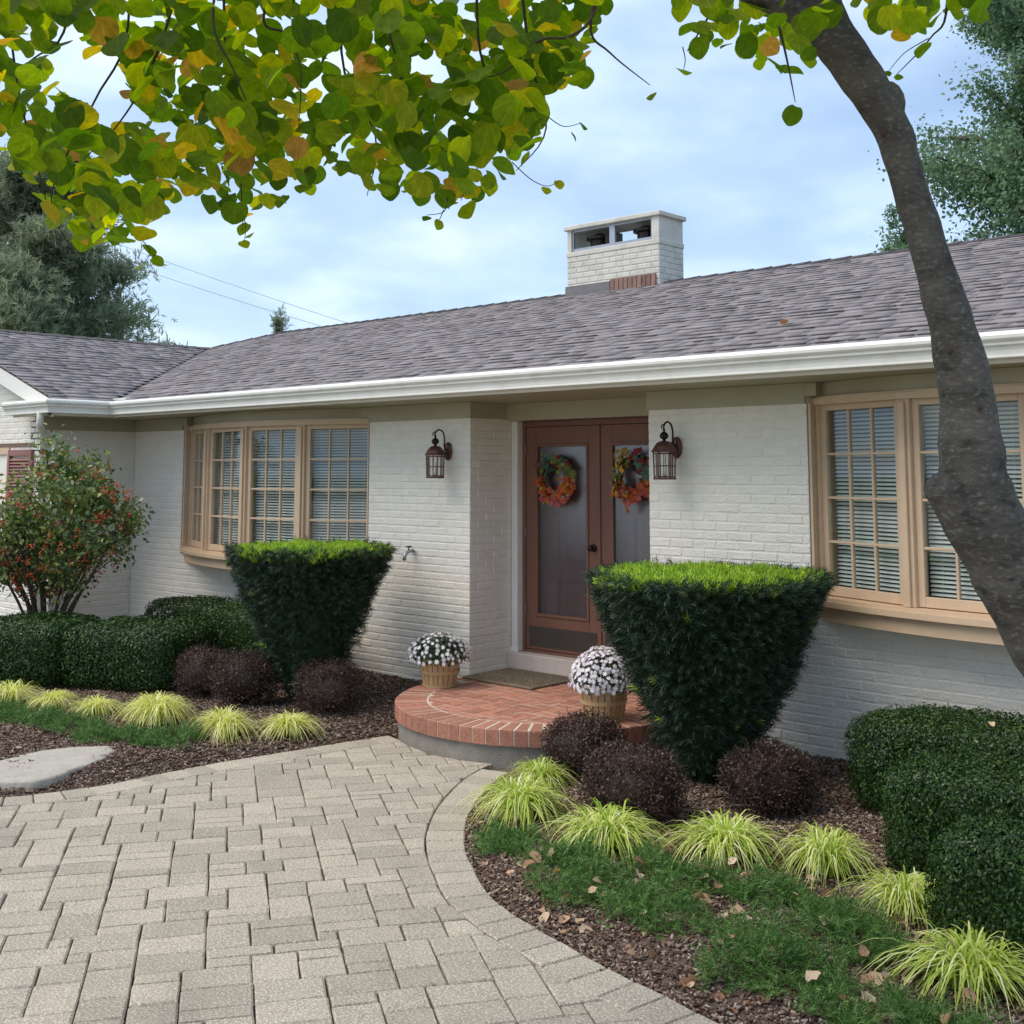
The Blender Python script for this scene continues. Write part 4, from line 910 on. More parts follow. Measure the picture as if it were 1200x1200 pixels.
plan2 = [('teal_leaves', m_wt, T_MAPLE, -10, 80, 14, .085), ('olive_leaves', m_wg, T_MAPLE, 90, 230, 18, .08), ('orange_leaves', m_wo, T_MAPLE, 200, 350, 38, .085), ('pink_blooms', m_wp, T_FLOWER, 230, 330, 18, .075), ('yellow_leaves', m_wy, T_MAPLE, 95, 150, 9, .10), ('yellow_blooms', m_wy, T_FLOWER, 190, 260, 8, .06), ('crimson_leaves', m_wr, T_MAPLE, 0, 100, 10, .08), ('cream_berries', m_ww, T_FLOWER, 170, 330, 12, .035)]
wreath(((DX0 + .036 + MID) / 2 - .03, wy, 1.93), 'autumn wreath with pink and orange blooms on the door that has the knob', 3, plan1)
wreath(((DX1 - .036 + MID) / 2 - .03, wy, 1.95), 'autumn wreath with large yellow leaves at top on the door without a knob', 8, plan2)

# ------------------------------------------------------------------ flower baskets
def basket(loc, label, h, r0, r1):
    t = thing('bushel_basket', label, 'basket', loc, 0, 'wooden baskets on the porch')
    n_ = 22; rk_ = random.Random(int(h * 1000))
    for k in range(n_):
        a = 2 * math.pi * (k + .5) / n_; w0, w1 = math.pi * r0 / n_ * .86, math.pi * r1 / n_ * .86; jr = rk_.uniform(-.004, .003)
        Mx = Matrix.Rotation(a, 4, 'Z'); mb = MB()
        vs = [(r0 + jr, -w0, 0), (r0 + jr, w0, 0), (r1 + jr, w1, h), (r1 + jr, -w1, h), (r0 - .007, -w0, 0), (r0 - .007, w0, 0), (r1 - .007, w1, h), (r1 - .007, -w1, h)]
        mb.add([Mx @ Vector(p) for p in vs], [(0, 1, 2, 3), (7, 6, 5, 4), (3, 2, 6, 7), (0, 4, 5, 1), (0, 3, 7, 4), (1, 5, 6, 2)]); mb.build('stave', m_basket, t)
    for f0, f1, e in ((.48, .60, .006), (.90, 1.02, .008), (.0, .08, .005)):
        mb = MB(); ra, rb_ = r0 + (r1 - r0) * f0 + e, r0 + (r1 - r0) * f1 + e; mb.lathe([(ra - .002, f0 * h), (ra + .004, f0 * h), (rb_ + .004, f1 * h), (rb_ - .002, f1 * h)], 40); mb.build('hoop', m_basket, t)
    so2 = MB(); so2.lathe([(r0 - .01, .01), (r1 - .012, h * .9)], 24); so2.build('soil', m_mulch, t)
def mum(loc, label, rx, h, mt, nf, seed):
    t = thing('chrysanthemum', label, 'potted flowers', loc, 0, 'chrysanthemums in baskets'); rg = np.random.default_rng(seed)
    st = MB(); rs_ = random.Random(seed)
    for k in range(14):
        a = rs_.random() * 6.28; q_ = rs_.uniform(.3, .85); st.tube([(.03 * math.cos(a), .03 * math.sin(a), -.05), (q_ * .5 * rx * math.cos(a), q_ * .5 * rx * math.sin(a), h * .35), (q_ * rx * math.cos(a), q_ * rx * math.sin(a), h * .7)], .004, 5)
    st.build('stems', m_mumg, t)
    n_ = 2600; d = unit(rg.normal(size=(n_, 3))); d[:, 2] = np.abs(d[:, 2]) - .18; d = unit(d); rr_ = rg.uniform(.45, .98, n_)[:, None]
    P = d * rr_ * np.array([rx, rx, h]); P[:, 2] = np.maximum(P[:, 2], -.05)
    link('foliage', scatter_mesh('foliage', P, frames(unit(d + rg.normal(0, .5, d.shape)), rg), rg.uniform(.02, .035, n_), *T_LEAF), m_mumg, t, 'stuff')
    d = unit(rg.normal(size=(nf * 6, 3))); d[:, 2] = np.abs(d[:, 2]) - .10; d = unit(d); keep = [];
    for k in range(len(d)):
        if all(np.linalg.norm(d[k] - d[j]) > (.100 if nf > 200 else .13) for j in keep): keep.append(k)
    d = d[keep[:nf]]; P = d * np.array([rx, rx, h]) * rg.uniform(.97, 1.06, len(d))[:, None]
    P2 = np.repeat(P, 2, 0); P2[1::2, 2] += .004; d2 = np.repeat(d, 2, 0); s2 = np.repeat(rg.uniform(.032, .048, len(d)) * (1.02 if nf > 200 else 1), 2); s2[1::2] *= .66
    link('blossoms', scatter_mesh('blossoms', P2, frames(unit(d2 + rg.normal(0, .25, d2.shape)), rg), s2, *T_FLOWER), mt, t, 'stuff')
b1_, b2_ = (-7.22, -0.56, PZ + .003), (-5.40, -0.68, PZ + .003)
basket(b1_, 'wooden bushel basket with dark-leaved mums beside the entry corner', .22, .135, .175)
mum((b1_[0], b1_[1], b1_[2] + .225), 'small white mums over dark leaves in basket by entry corner', .26, .20, m_petal, 170, 3)
basket(b2_, 'wooden bushel basket tucked behind the dark purple shrubs', .24, .14, .175)
mum((b2_[0], b2_[1], b2_[2] + .245), 'dense lilac white mums in basket tucked against larger yew', .235, .25, m_petal2, 380, 5)

# ------------------------------------------------------------------ shrubs
def surf_box(n, a, b_, c, rng, e=4.0):
    """points on a rounded block (half sizes a,b; height c, base at 0) and outward normals"""
    h = c / 2; ar = np.array([b_ * h, b_ * h, a * h, a * h, a * b_]); pick = rng.choice(5, n, p=ar / ar.sum()); uu = rng.uniform(-1, 1, (n, 2)); Q = np.zeros((n, 3))
    for k, (ax, sgn) in enumerate(((0, 1), (0, -1), (1, 1), (1, -1), (2, 1))):
        m_ = pick == k; o_ = [i for i in range(3) if i != ax]; Q[m_, ax] = sgn; Q[m_, o_[0]] = uu[m_, 0]; Q[m_, o_[1]] = uu[m_, 1]
    g_ = (np.abs(Q) ** e).sum(1) ** (1 / e); Q = Q / g_[:, None]
    Nn = unit(np.sign(Q) * np.abs(Q) ** (e - 1) / np.array([a, b_, h])); return Q * np.array([a, b_, h]) + np.array([0, 0, h]), Nn
def core(name, a, b_, c, mt, parent, k=.88, e=4.0):
    me = bpy.data.meshes.new(name); mb = MB(); n_ = 20; rows = 9; vs = []
    for i in range(rows):
        th = -math.pi / 2 + math.pi * i / (rows - 1)
        for j in range(n_):
            ph = 2 * math.pi * j / n_; d = np.array([math.cos(th) * math.cos(ph), math.cos(th) * math.sin(ph), math.sin(th)]) + 1e-9
            d = d / (np.abs(d) ** e).sum() ** (1 / e); vs.append((d[0] * a * k, d[1] * b_ * k, d[2] * c / 2 * k + c / 2))
    fs = [(i * n_ + j, i * n_ + (j + 1) % n_, (i + 1) * n_ + (j + 1) % n_, (i + 1) * n_ + j) for i in range(rows - 1) for j in range(n_)]
    mb.add(vs, fs); return mb.build(name, mt, parent, True)
def boxwood(loc, a, b_, c, rz, label, n, seed, grp=None, sz=(.013, .023)):
    rg = np.random.default_rng(seed); t = thing('boxwood', label, 'shrub', loc, rz, grp or 'clipped boxwood mounds')
    core('inner_foliage', a, b_, c, m_box, t, .78, 4.6)
    P, Nn = surf_box(n, a, b_, c, rg, 4.6); P = P + Nn * (lump(P, .014, 7.5, seed) + lump(P, .006, 19, seed * 2) + -.075 * rg.random(n) ** 1.3 + .010)[:, None]
    Fr = frames(unit(Nn * .95 + rg.normal(0, .40, P.shape)), rg)
    link('foliage', scatter_mesh('foliage', P, Fr, rg.uniform(*sz, n), *T_LEAF), m_box, t, 'stuff')
    n2 = n // 30; P, Nn = surf_box(n2, a, b_, c, rg); P = P + Nn * rg.uniform(0.0, .035, n2)[:, None]
    link('stray_shoots', scatter_mesh('stray_shoots', P, frames(unit(Nn + rg.normal(0, .6, P.shape)), rg), rg.uniform(*sz, n2) * 1.1, *T_LEAF), m_box, t, 'stuff')
    s_ = MB(); rs_ = random.Random(seed)
    for k in range(5):
        q_ = rs_.random() * 6.28; s_.tube([(.05 * math.cos(q_), .05 * math.sin(q_), -.03), (a * .4 * math.cos(q_), b_ * .4 * math.sin(q_), c * .5)], [.015, .008], 6)
    s_.build('stem', m_bark2, t)
boxwood((-2.40, -0.70, .0), 1.03, .32, .62, 0, 'long clipped boxwood against the wall below the bow window behind the trunk', 70000, 1)
boxwood((-1.98, -1.64, .0), .79, .27, .60, R(3), 'clipped boxwood block between the wall hedge and the rounded one', 66000, 2)
boxwood((-1.50, -2.42, .0), .70, .24, .56, R(4), 'rounded boxwood beside the golden tufts furthest from the porch', 60000, 3)
boxwood((-11.10, -2.15, .0), .52, .52, .62, R(35), 'clipped boxwood below the red-berried shrub', 32000, 4, sz=(.02, .032))
boxwood((-10.18, -1.58, .0), .62, .50, .60, R(25), 'broad clipped boxwood behind the dark purple shrubs', 36000, 5, sz=(.02, .032))
boxwood((-10.2, -0.52, .0), 1.45, .34, .68, 0, 'long boxwood hedge against wall under the bow window', 36000, 6, sz=(.02, .032))

def barberry(loc, a, b_, c, label, n, seed):
    rg = np.random.default_rng(seed); t = thing('barberry', label, 'shrub', loc, rg.random() * 6, 'dark purple rounded shrubs')
    core('inner_foliage', a, b_, c, m_barb, t, .80, 2.5)
    P, Nn = surf_box(n, a, b_, c, rg, 2.5); P = P + Nn * (lump(P, .024, 9, seed) + lump(P, .013, 21, seed) + rg.uniform(-.09, .025, n))[:, None]
    link('foliage', scatter_mesh('foliage', P, frames(unit(Nn * .4 + rg.normal(0, .7, P.shape)), rg), rg.uniform(.013, .024, n), *T_LEAF), m_barb, t, 'stuff')
    k_ = 420; P, Nn = surf_box(k_, a * .93, b_ * .93, c * .95, rg, 2.5); d = unit(Nn + rg.normal(0, .5, P.shape)); tv = np.array([(-.02, 0, 0), (.02, 0, 0), (.012, 0, 1), (-.012, 0, 1)])
    link('twigs', scatter_mesh('twigs', P, frames(d, rg), rg.uniform(.05, .10, k_), tv, np.array([(0, 1, 2, 3)])), m_barb, t, 'stuff')
    s_ = MB(); rs_ = random.Random(seed)
    for k in range(9):
        q_ = rs_.random() * 6.28; r_ = rs_.uniform(.5, .8); s_.tube([(.04 * math.cos(q_), .04 * math.sin(q_), -.03), (a * r_ * .6 * math.cos(q_), b_ * r_ * .6 * math.sin(q_), c * .3), (a * r_ * math.cos(q_), b_ * r_ * math.sin(q_), c * .7)], [.009, .006, .003], 5)
    s_.build('stem', m_twig, t)
barberry((-9.26, -1.50, .02), .23, .23, .42, 'dark purple shrub partly behind its neighbour, next to the broad boxwood', 9000, 31)
barberry((-8.64, -1.50, .02), .27, .26, .44, 'larger of two touching dark purple shrubs beside the smaller yew stem', 9500, 32)
barberry((-7.86, -1.22, .02), .25, .25, .44, 'dark purple shrub between smaller yew and the porch', 9500, 33)
barberry((-5.02, -1.36, .02), .25, .24, .38, 'dark purple shrub against the rim of the brick porch', 12000, 34)
barberry((-4.22, -1.90, .02), .28, .27, .40, 'large dark purple shrub above the golden grass in front of larger yew', 15000, 35)
barberry((-3.72, -1.26, .02), .25, .24, .36, 'dark purple shrub between larger yew and wall-side boxwood', 13000, 36)

def yew(loc, rt, rbm, h, label, seed, n):
    rg = np.random.default_rng(seed); t = thing('yew_topiary', label, 'topiary', loc, 0, 'yews clipped as flat-topped cones')
    prof_r = lambda z: rbm + (rt - rbm) * np.clip(z / h, 0, 1) ** 0.9
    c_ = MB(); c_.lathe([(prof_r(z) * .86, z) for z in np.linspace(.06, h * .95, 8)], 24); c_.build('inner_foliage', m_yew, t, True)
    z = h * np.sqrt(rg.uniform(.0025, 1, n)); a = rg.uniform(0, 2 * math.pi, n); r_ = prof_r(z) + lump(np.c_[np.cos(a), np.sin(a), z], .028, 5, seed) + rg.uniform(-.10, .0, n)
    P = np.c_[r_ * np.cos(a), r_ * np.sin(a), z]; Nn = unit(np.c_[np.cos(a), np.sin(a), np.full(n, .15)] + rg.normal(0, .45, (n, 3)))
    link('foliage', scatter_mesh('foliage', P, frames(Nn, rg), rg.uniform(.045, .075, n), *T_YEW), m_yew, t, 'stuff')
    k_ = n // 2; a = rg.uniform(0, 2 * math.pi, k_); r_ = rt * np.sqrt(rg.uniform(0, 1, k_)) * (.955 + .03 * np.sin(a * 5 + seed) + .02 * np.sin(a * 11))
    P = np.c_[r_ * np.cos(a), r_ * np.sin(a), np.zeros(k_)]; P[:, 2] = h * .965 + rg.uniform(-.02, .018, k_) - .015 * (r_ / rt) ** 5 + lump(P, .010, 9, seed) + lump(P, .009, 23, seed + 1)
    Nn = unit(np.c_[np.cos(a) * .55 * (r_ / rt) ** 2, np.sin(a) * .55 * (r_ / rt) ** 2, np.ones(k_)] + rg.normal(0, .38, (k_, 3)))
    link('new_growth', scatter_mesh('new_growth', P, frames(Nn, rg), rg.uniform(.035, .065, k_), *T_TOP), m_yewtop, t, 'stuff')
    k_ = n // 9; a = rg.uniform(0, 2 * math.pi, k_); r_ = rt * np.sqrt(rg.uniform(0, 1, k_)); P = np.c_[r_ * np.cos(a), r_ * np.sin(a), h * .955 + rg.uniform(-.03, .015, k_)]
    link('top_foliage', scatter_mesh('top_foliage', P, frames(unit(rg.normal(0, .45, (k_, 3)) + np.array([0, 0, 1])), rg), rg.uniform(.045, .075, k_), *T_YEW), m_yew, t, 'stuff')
    k_ = 14; a = rg.uniform(0, 6.28, k_); zz_ = rg.uniform(.15, .9, k_) * h; P = np.c_[prof_r(zz_) * np.cos(a), prof_r(zz_) * np.sin(a), zz_]
    link('stray_shoots', scatter_mesh('stray_shoots', P, frames(unit(np.c_[np.cos(a), np.sin(a), np.full(k_, .5)]), rg), rg.uniform(.05, .08, k_), *T_YEW), m_yewtop, t, 'stuff')
    s_ = MB(); s_.tube([(0, 0, -.05), (.01, 0, .2), (0, .01, h * .5)], [.06, .05, .03], 10); s_.build('stem', m_bark2, t)
yew((-8.33, -1.06, .02), .69, .15, 1.32, 'smaller yew topiary with lime green top in front of bow window', 41, 7500)
yew((-4.36, -0.90, .02), .75, .17, 1.31, 'larger yew topiary with lime green top beside the lilac white mums', 42, 9500)

# firethorn with berries on a fan of bare stems
def firethorn():
    loc = (-11.78, -1.72, 0); t = thing('berry_shrub', 'tall loose shrub with red berries beside the wing corner', 'shrub', loc); rg = np.random.default_rng(77); rs_ = random.Random(77)
    cl = []
    for k in range(15):
        a = rs_.random() * 6.28; r_ = rs_.uniform(.15, .85); s_ = MB(); top = Vector((r_ * math.cos(a), r_ * math.sin(a), rs_.uniform(1.15, 1.75 - .5 * r_)))
        pts = catmull([(.08 * math.cos(a), .08 * math.sin(a), -.05), (.35 * r_ * math.cos(a), .35 * r_ * math.sin(a), .55), tuple(top * .8), tuple(top)], 4); s_.tube(pts, [.021 - .016 * i / len(pts) for i in range(len(pts))], 6); s_.build('stem', m_bark2, t)
    n_ = 150; d = unit(rg.normal(size=(n_, 3))); P = d * (rg.uniform(.35, 1, n_) ** .6)[:, None] * np.array([.80, .80, .72]) + np.array([0, 0, 1.50]); P *= (1 + .13 * np.sin(d[:, :1] * 6 + 1) * np.cos(d[:, 1:2] * 5)); P[:12] += np.array([0, 0, .10])
    lf = np.array([-R_.x, -R_.y]); skew = lambda Q: np.c_[Q[:, :2], Q[:, 2] - .62 * np.maximum(0, Q[:, :2] @ lf + .10) * np.clip((Q[:, 2] - .9) / .8, 0, 1)]; P = skew(P)
    tw = MB()
    for p in P: tw.tube([(p[0] * .55, p[1] * .55, p[2] - .25), tuple(p)], [.006, .003], 4)
    tw.build('twigs', m_twig, t, kind='stuff')
    m_ = 75; LP = np.repeat(P, m_, 0) + rg.normal(0, .080, (n_ * m_, 3)); Nn = unit((LP - np.array([0, 0, 1.4])) * .5 + rg.normal(0, .7, LP.shape) + np.array([0, 0, .3]))
    link('foliage', scatter_mesh('foliage', LP, frames(Nn, rg), rg.uniform(.045, .08, len(LP)), *T_LEAF), m_thorn, t, 'stuff')
    tv = np.array([(1, 0, 0), (0, 1, 0), (-1, 0, 0), (0, -1, 0), (0, 0, 1), (0, 0, -1)]) * .5; tf = np.array([(0, 1, 4), (1, 2, 4), (2, 3, 4), (3, 0, 4), (1, 0, 5), (2, 1, 5), (3, 2, 5), (0, 3, 5)])
    nb = 260; dd = unit(rg.normal(size=(nb, 3))); BP = dd * rg.uniform(.75, 1.05, nb)[:, None] * np.array([.84, .84, .75]) + np.array([0, 0, 1.48]); BP = skew(BP); BP = np.repeat(BP, 9, 0) + rg.normal(0, .022, (nb * 9, 3))
    link('berries', scatter_mesh('berries', BP, frames(unit(rg.normal(size=BP.shape)), rg), rg.uniform(.014, .022, len(BP)), tv, tf, True), m_berry, t, 'stuff')
firethorn()

# golden grass tufts
def tuft_mesh(name, seed, n, rad, h, wd):
    rg = np.random.default_rng(seed); k = 7; v = np.zeros((n, k, 2, 3)); a = rg.uniform(0, 2 * math.pi, n); ln = rg.uniform(.6, 1.15, n); lean = rg.uniform(.12, 1.0, n) ** .6
    base = rg.normal(0, .035, (n, 2)); tw_ = rg.uniform(-.6, .6, n)
    for i in range(k):
        s = i / (k - 1); x = rad * lean * ln * (s ** 1.15); z = h * ln * .92 * (1.9 * s - (.95 + 1.0 * lean) * s * s); z = np.maximum(z, .004 + .02 * (1 - s))
        aa = a + tw_ * s * .5; w_ = wd * (1 - s ** 2.2) + .0006
        c = np.c_[base[:, 0] + x * np.cos(aa), base[:, 1] + x * np.sin(aa), z]; sd = np.c_[-np.sin(aa), np.cos(aa), np.zeros(n)] * w_
        v[:, i, 0] = c - sd; v[:, i, 1] = c + sd
    f = np.array([(2 * i, 2 * i + 1, 2 * i + 3, 2 * i + 2) for i in range(k - 1)])
    return np_mesh(name, v.reshape(-1, 3), (f[None] + (np.arange(n) * 2 * k)[:, None, None]).reshape(-1, 4), True)
tufts = []
for q in range(4):
    me = tuft_mesh('grass_tuft', 50 + q, 440, .40, .32, .0046); me.materials.append(m_blade); tufts.append(me)
tuftsR = []
for q in range(4):
    me = tuft_mesh('grass_tuft', 60 + q, 480, .40, .32, .0044); me.materials.append(m_blade2); tuftsR.append(me)
TL = [(-10.05, -2.86, .95, 'golden grass tuft at the end of the row below the berry shrub'), (-9.66, -2.68, .85, 'golden grass tuft second in the row from the berry shrub end'), (-9.16, -2.56, .98, 'golden grass tuft in front of the broad boxwood, third in the row'),
      (-8.72, -2.30, 1.0, 'golden grass tuft tucked behind the fullest tuft of its row'), (-8.42, -2.44, 1.18, 'fullest golden grass tuft beside the creeping green ground cover'), (-7.72, -2.30, 1.05, 'golden grass tuft next to the paver edge, second from porch'), (-7.42, -1.93, 1.0, 'golden grass tuft at paver edge below the purple shrub, nearest the porch')]
TRt = [(-5.08, -1.74, .85, 'small lime grass tuft against the round porch base'), (-4.70, -2.34, 1.25, 'full golden grass tuft spilling over the curved paver edge'), (-4.00, -2.44, 1.32, 'full golden grass tuft below the large dark purple shrub'), (-3.45, -2.15, 1.12, 'golden grass tuft in front of the yew and dark shrubs'),
       (-2.95, -2.02, 1.05, 'golden grass tuft with one tall blade beside clipped boxwood'), (-2.42, -2.28, .9, 'golden grass tuft squeezed between boxwood and rounded boxwood'), (-1.93, -2.80, 1.2, 'golden grass tuft at the foot of the rounded boxwood'), (-1.2, -2.95, 1.1, 'golden grass tuft under the leaning tree trunk')]
def place_tufts(lst, mes, zf, grp):
    for i, (x, y, s, lb) in enumerate(lst):
        o = bpy.data.objects.new('grass_tuft', mes[i % 4]); COL.objects.link(o); o.location = (x, y, float(zf(np.array([x]), np.array([y]))[0]) - .005); s *= .86; o.scale = (s * (1 + .14 * math.sin(i * 3)), s * (1 + .10 * math.cos(i * 2)), s * (1 + .16 * math.sin(i * 5 + 1))); o.rotation_euler = (0, 0, i * 1.9); tag(o, lb, 'grass', grp)
place_tufts(TL, tufts, zL, 'golden grass tufts on the flagstone side of the walk'); place_tufts(TRt, tuftsR, zR, 'golden grass tufts along the curved paver edge')

# creeping ground cover
def cover(name, label, blobs, zf, n, seed, ins):
    rg = np.random.default_rng(seed); P = []
    for (x, y, rx, ry, hh) in [(a_, b_, c_ * 1.13, d_ * 1.13, e_) for a_, b_, c_, d_, e_ in blobs]:
        k = int(n * rx * ry); r_ = np.sqrt(rg.uniform(0, 1, k)); a = rg.uniform(0, 6.283, k); wob = 1 + .22 * np.sin(3 * a + x * 7) + .13 * np.sin(7 * a + y * 5); px_, py_ = x + rx * wob * r_ * np.cos(a), y + ry * wob * r_ * np.sin(a)
        h = 1.35 * hh * np.sqrt(np.maximum(1 - r_ ** 2.2, 0)) * (.75 + .5 * rg.random(k)) * (.65 + .55 * np.sin(px_ * 17 + 1) * np.sin(py_ * 19) + .25 * np.sin(px_ * 41) * np.sin(py_ * 37))
        P.append(np.c_[px_, py_, zf(px_, py_) + h * rg.uniform(.35, 1, k)])
    P = np.concatenate(P); hole = np.sin(P[:, 0] * 9.1 + 2) * np.sin(P[:, 1] * 10.3 + 1) + .5 * np.sin(P[:, 0] * 21) * np.sin(P[:, 1] * 23) > -.62; keep = hole & np.array([ins(p[0], p[1]) > .03 for p in P]); P = P[keep]
    Nn = unit(np.c_[rg.normal(0, 1.0, (len(P), 2)), np.ones(len(P)) * .62])
    o = link(name, scatter_mesh(name, P, frames(Nn, rg), rg.uniform(.040, .085, len(P)), *T_COVER), m_cover, None, 'stuff'); tag(o, label, 'ground cover')
cover('ground_cover', 'creeping green ground cover in the bed below the golden tufts by the flagstone',
      [(-9.65, -3.12, .30, .20, .08), (-9.15, -3.0, .26, .17, .08), (-8.72, -2.98, .24, .15, .08), (-8.35, -2.96, .22, .15, .08), (-8.02, -2.84, .20, .15, .09), (-7.74, -2.70, .19, .17, .10), (-7.95, -4.30, .2, .12, .06)], zL, 13000, 5, insL)
cover('ground_cover', 'feathery dark green ground cover with fallen leaves beside the curved paver edge',
      [(-4.44, -2.72, .19, .14, .09), (-3.98, -2.78, .18, .15, .10), (-3.74, -3.02, .21, .15, .11), (-3.48, -2.62, .24, .15, .10), (-3.22, -3.05, .24, .17, .12), (-3.04, -2.52, .24, .15, .10), (-2.70, -2.62, .18, .14, .09), (-2.58, -3.20, .26, .20, .13), (-2.38, -2.82, .22, .15, .13), (-2.05, -3.34, .22, .16, .11), (-1.7, -3.4, .24, .16, .1), (-1.3, -3.3, .24, .16, .1)], zR, 17000, 6, insR)

# flagstone
fs_ = MB(); pts = [(-7.66, -4.08), (-7.45, -3.88), (-7.55, -3.55), (-7.74, -3.22), (-7.98, -3.08), (-8.20, -3.40), (-8.14, -3.80), (-7.98, -4.08), (-7.66, -4.08)]
cc = catmull([(x, y, 0) for x, y in pts], 6)[:-1]; rf_ = random.Random(15); cc = [(p.x + rf_.uniform(-.012, .012), p.y + rf_.uniform(-.012, .012)) for p in cc]
cxs, cys = sum(p[0] for p in cc) / len(cc), sum(p[1] for p in cc) / len(cc); nn = len(cc); rel = [(x - cxs, y - cys) for x, y in cc]; vs = []
for k, zt in ((1.0, -.05), (1.0, .004), (.985, .016), (.93, .021), (.6, .024), (.3, .022)):
    vs += [(x * k, y * k, zt + (rf_.uniform(-.003, .003) if zt > 0 else 0)) for x, y in rel]
fs_.add(vs, [(r * nn + i, r * nn + (i + 1) % nn, (r + 1) * nn + (i + 1) % nn, (r + 1) * nn + i) for r in range(5) for i in range(nn)] + [tuple(range(5 * nn, 6 * nn))])
fs_ = fs_.build('flagstone', m_stone, None, True); fs_.location = (cxs, cys, .035); tag(fs_, 'flat irregular grey flagstone lying in mulch beside the pavers', 'stepping stone')

# fallen leaves
dv = []
for q in range(5):
    rl = random.Random(q); mb = MB(); n_ = 9; vs = [(0, 0, .004)]
    for k in range(n_):
        a = 2 * math.pi * k / n_; r_ = .5 * (1 + .18 * math.cos(a) + rl.uniform(-.12, .12)); vs.append((r_ * .75 * math.cos(a), r_ * math.sin(a), .30 * abs(math.cos(a)) * rl.uniform(.1, 1.4) + .02 * rl.random()))
    mb.add(vs, [(0, 1 + k, 1 + (k + 1) % n_) for k in range(n_)]); me = mb.mesh('fallen_leaf', True); me.materials.append(m_dead); dv.append(me)
def dead(x, y, z, s, label, grp, rz=None, tilt=.5):
    o = bpy.data.objects.new('fallen_leaf', dv[random.randrange(5)]); COL.objects.link(o); o.location = (x, y, z); o.scale = (s, s, s); o.rotation_euler = (random.uniform(-tilt, tilt), random.uniform(-tilt, tilt), random.random() * 6.28); tag(o, label, 'leaf', grp)
rl = random.Random(12); cnt = 0
while cnt < 170:
    t_ = rl.random(); x = rl.uniform(-5.0, -1.4); y = rl.uniform(-3.75, -2.2); d = insR(x, y)
    if d < .03 or (d > .45 and rl.random() < .55): continue
    gc = any(((x - a) / c) ** 2 + ((y - b_) / e) ** 2 < 1 for a, b_, c, e in ((-3.85, -2.85, .28, .24), (-3.55, -2.55, .3, .22), (-3.3, -2.98, .3, .24), (-3.05, -2.48, .35, .25), (-2.55, -3.12, .34, .28), (-2.35, -2.72, .3, .22), (-2.02, -3.22, .26, .22)))
    z = float(zR(np.array([x]), np.array([y]))[0]) + (.075 if gc else .012)
    dead(x, y, z, rl.uniform(.028, .078), *(('dry curled leaf caught on the feathery ground cover', 'leaves caught on the ground cover') if gc else ('dry tan leaf lying on bare mulch near the curved paver edge', 'leaves fallen on the mulch')), tilt=.7); cnt += 1
dead(-5.62, -6.05, .008, .075, 'single pale dry leaf lying on the pavers', None, tilt=.15)
for x, y, z, lb in ((-2.55, -.90, .632, 'pale dry leaf on top of the long boxwood by the wall'), (-2.0, -1.85, .64, 'pale dry leaf on top of the middle boxwood block'), (-1.66, -2.40, .605, 'pale dry leaf on top of the rounded boxwood')): dead(x, y, z, .05, lb, 'leaves caught on the boxwoods', tilt=.3)
dead(-4.32, .15, zr(.15) + .035, .11, 'yellowish dry leaf lying on the roof shingles', None, tilt=.15)
dead(-8.4, -3.55, .05, .05, 'small pale dry leaf on reddish mulch beyond the flagstone', None, tilt=.3)

# ------------------------------------------------------------------ leaning tree with round leaves
tree = thing('leaning_tree', 'leaning grey tree with round green and yellow leaves arching over the drive', 'tree', (-0.72, -3.42, 0))
TINV = TR((0.72, 3.42, 0))
def tpart(o): o.parent = tree; o.matrix_parent_inverse = TINV; return o
tk = [(960, -95, 3.05, 60), (955, -35, 3.1, 62), (962, 15, 3.14, 64), (990, 62, 3.17, 60), (1020, 108, 3.19, 58), (1046, 152, 3.2, 50), (1060, 200, 3.2, 47), (1081, 267, 3.2, 49), (1101, 333, 3.2, 54), (1120, 400, 3.2, 60), (1133, 467, 3.2, 68), (1138, 530, 3.2, 72), (1147, 585, 3.2, 84), (1177, 655, 3.21, 86), (1218, 735, 3.22, 88)]
pts = [at(a, b_, c) for a, b_, c, d in tk]; rad = [d * c / 1379 / 2 * (.84 if b_ < 350 else .92 if b_ < 500 else 1.0) for a, b_, c, d in tk]
pts += [Vector((-1.02, -3.86, 1.15)), Vector((-.88, -3.66, .6)), Vector((-.75, -3.46, .12)), Vector((-.72, -3.42, -.1))]; rad += [.112, .12, .145, .19]
pc = catmull([tuple(p) for p in pts], 6); rc_ = [rad[min(i // 6, len(rad) - 2)] * (1 - (i % 6) / 6) + rad[min(i // 6 + 1, len(rad) - 1)] * ((i % 6) / 6) for i in range(len(pc))]
rt_ = random.Random(6)
tm = MB(); tm.tube([tuple(p) for p in pc], rc_, 26)
vv = tm.v
for i in range(len(vv)):
    p = Vector(vv[i]); j = min(i // 26, len(pc) - 1); d = p - pc[j]; k = 1 + .035 * math.sin(p.z * 9 + i * .9) * math.sin(i * .6) + .03 * math.sin(p.z * 31) + .012 * math.sin(p.z * 83 + p.x * 20)
    vv[i] = tuple(pc[j] + d * k)
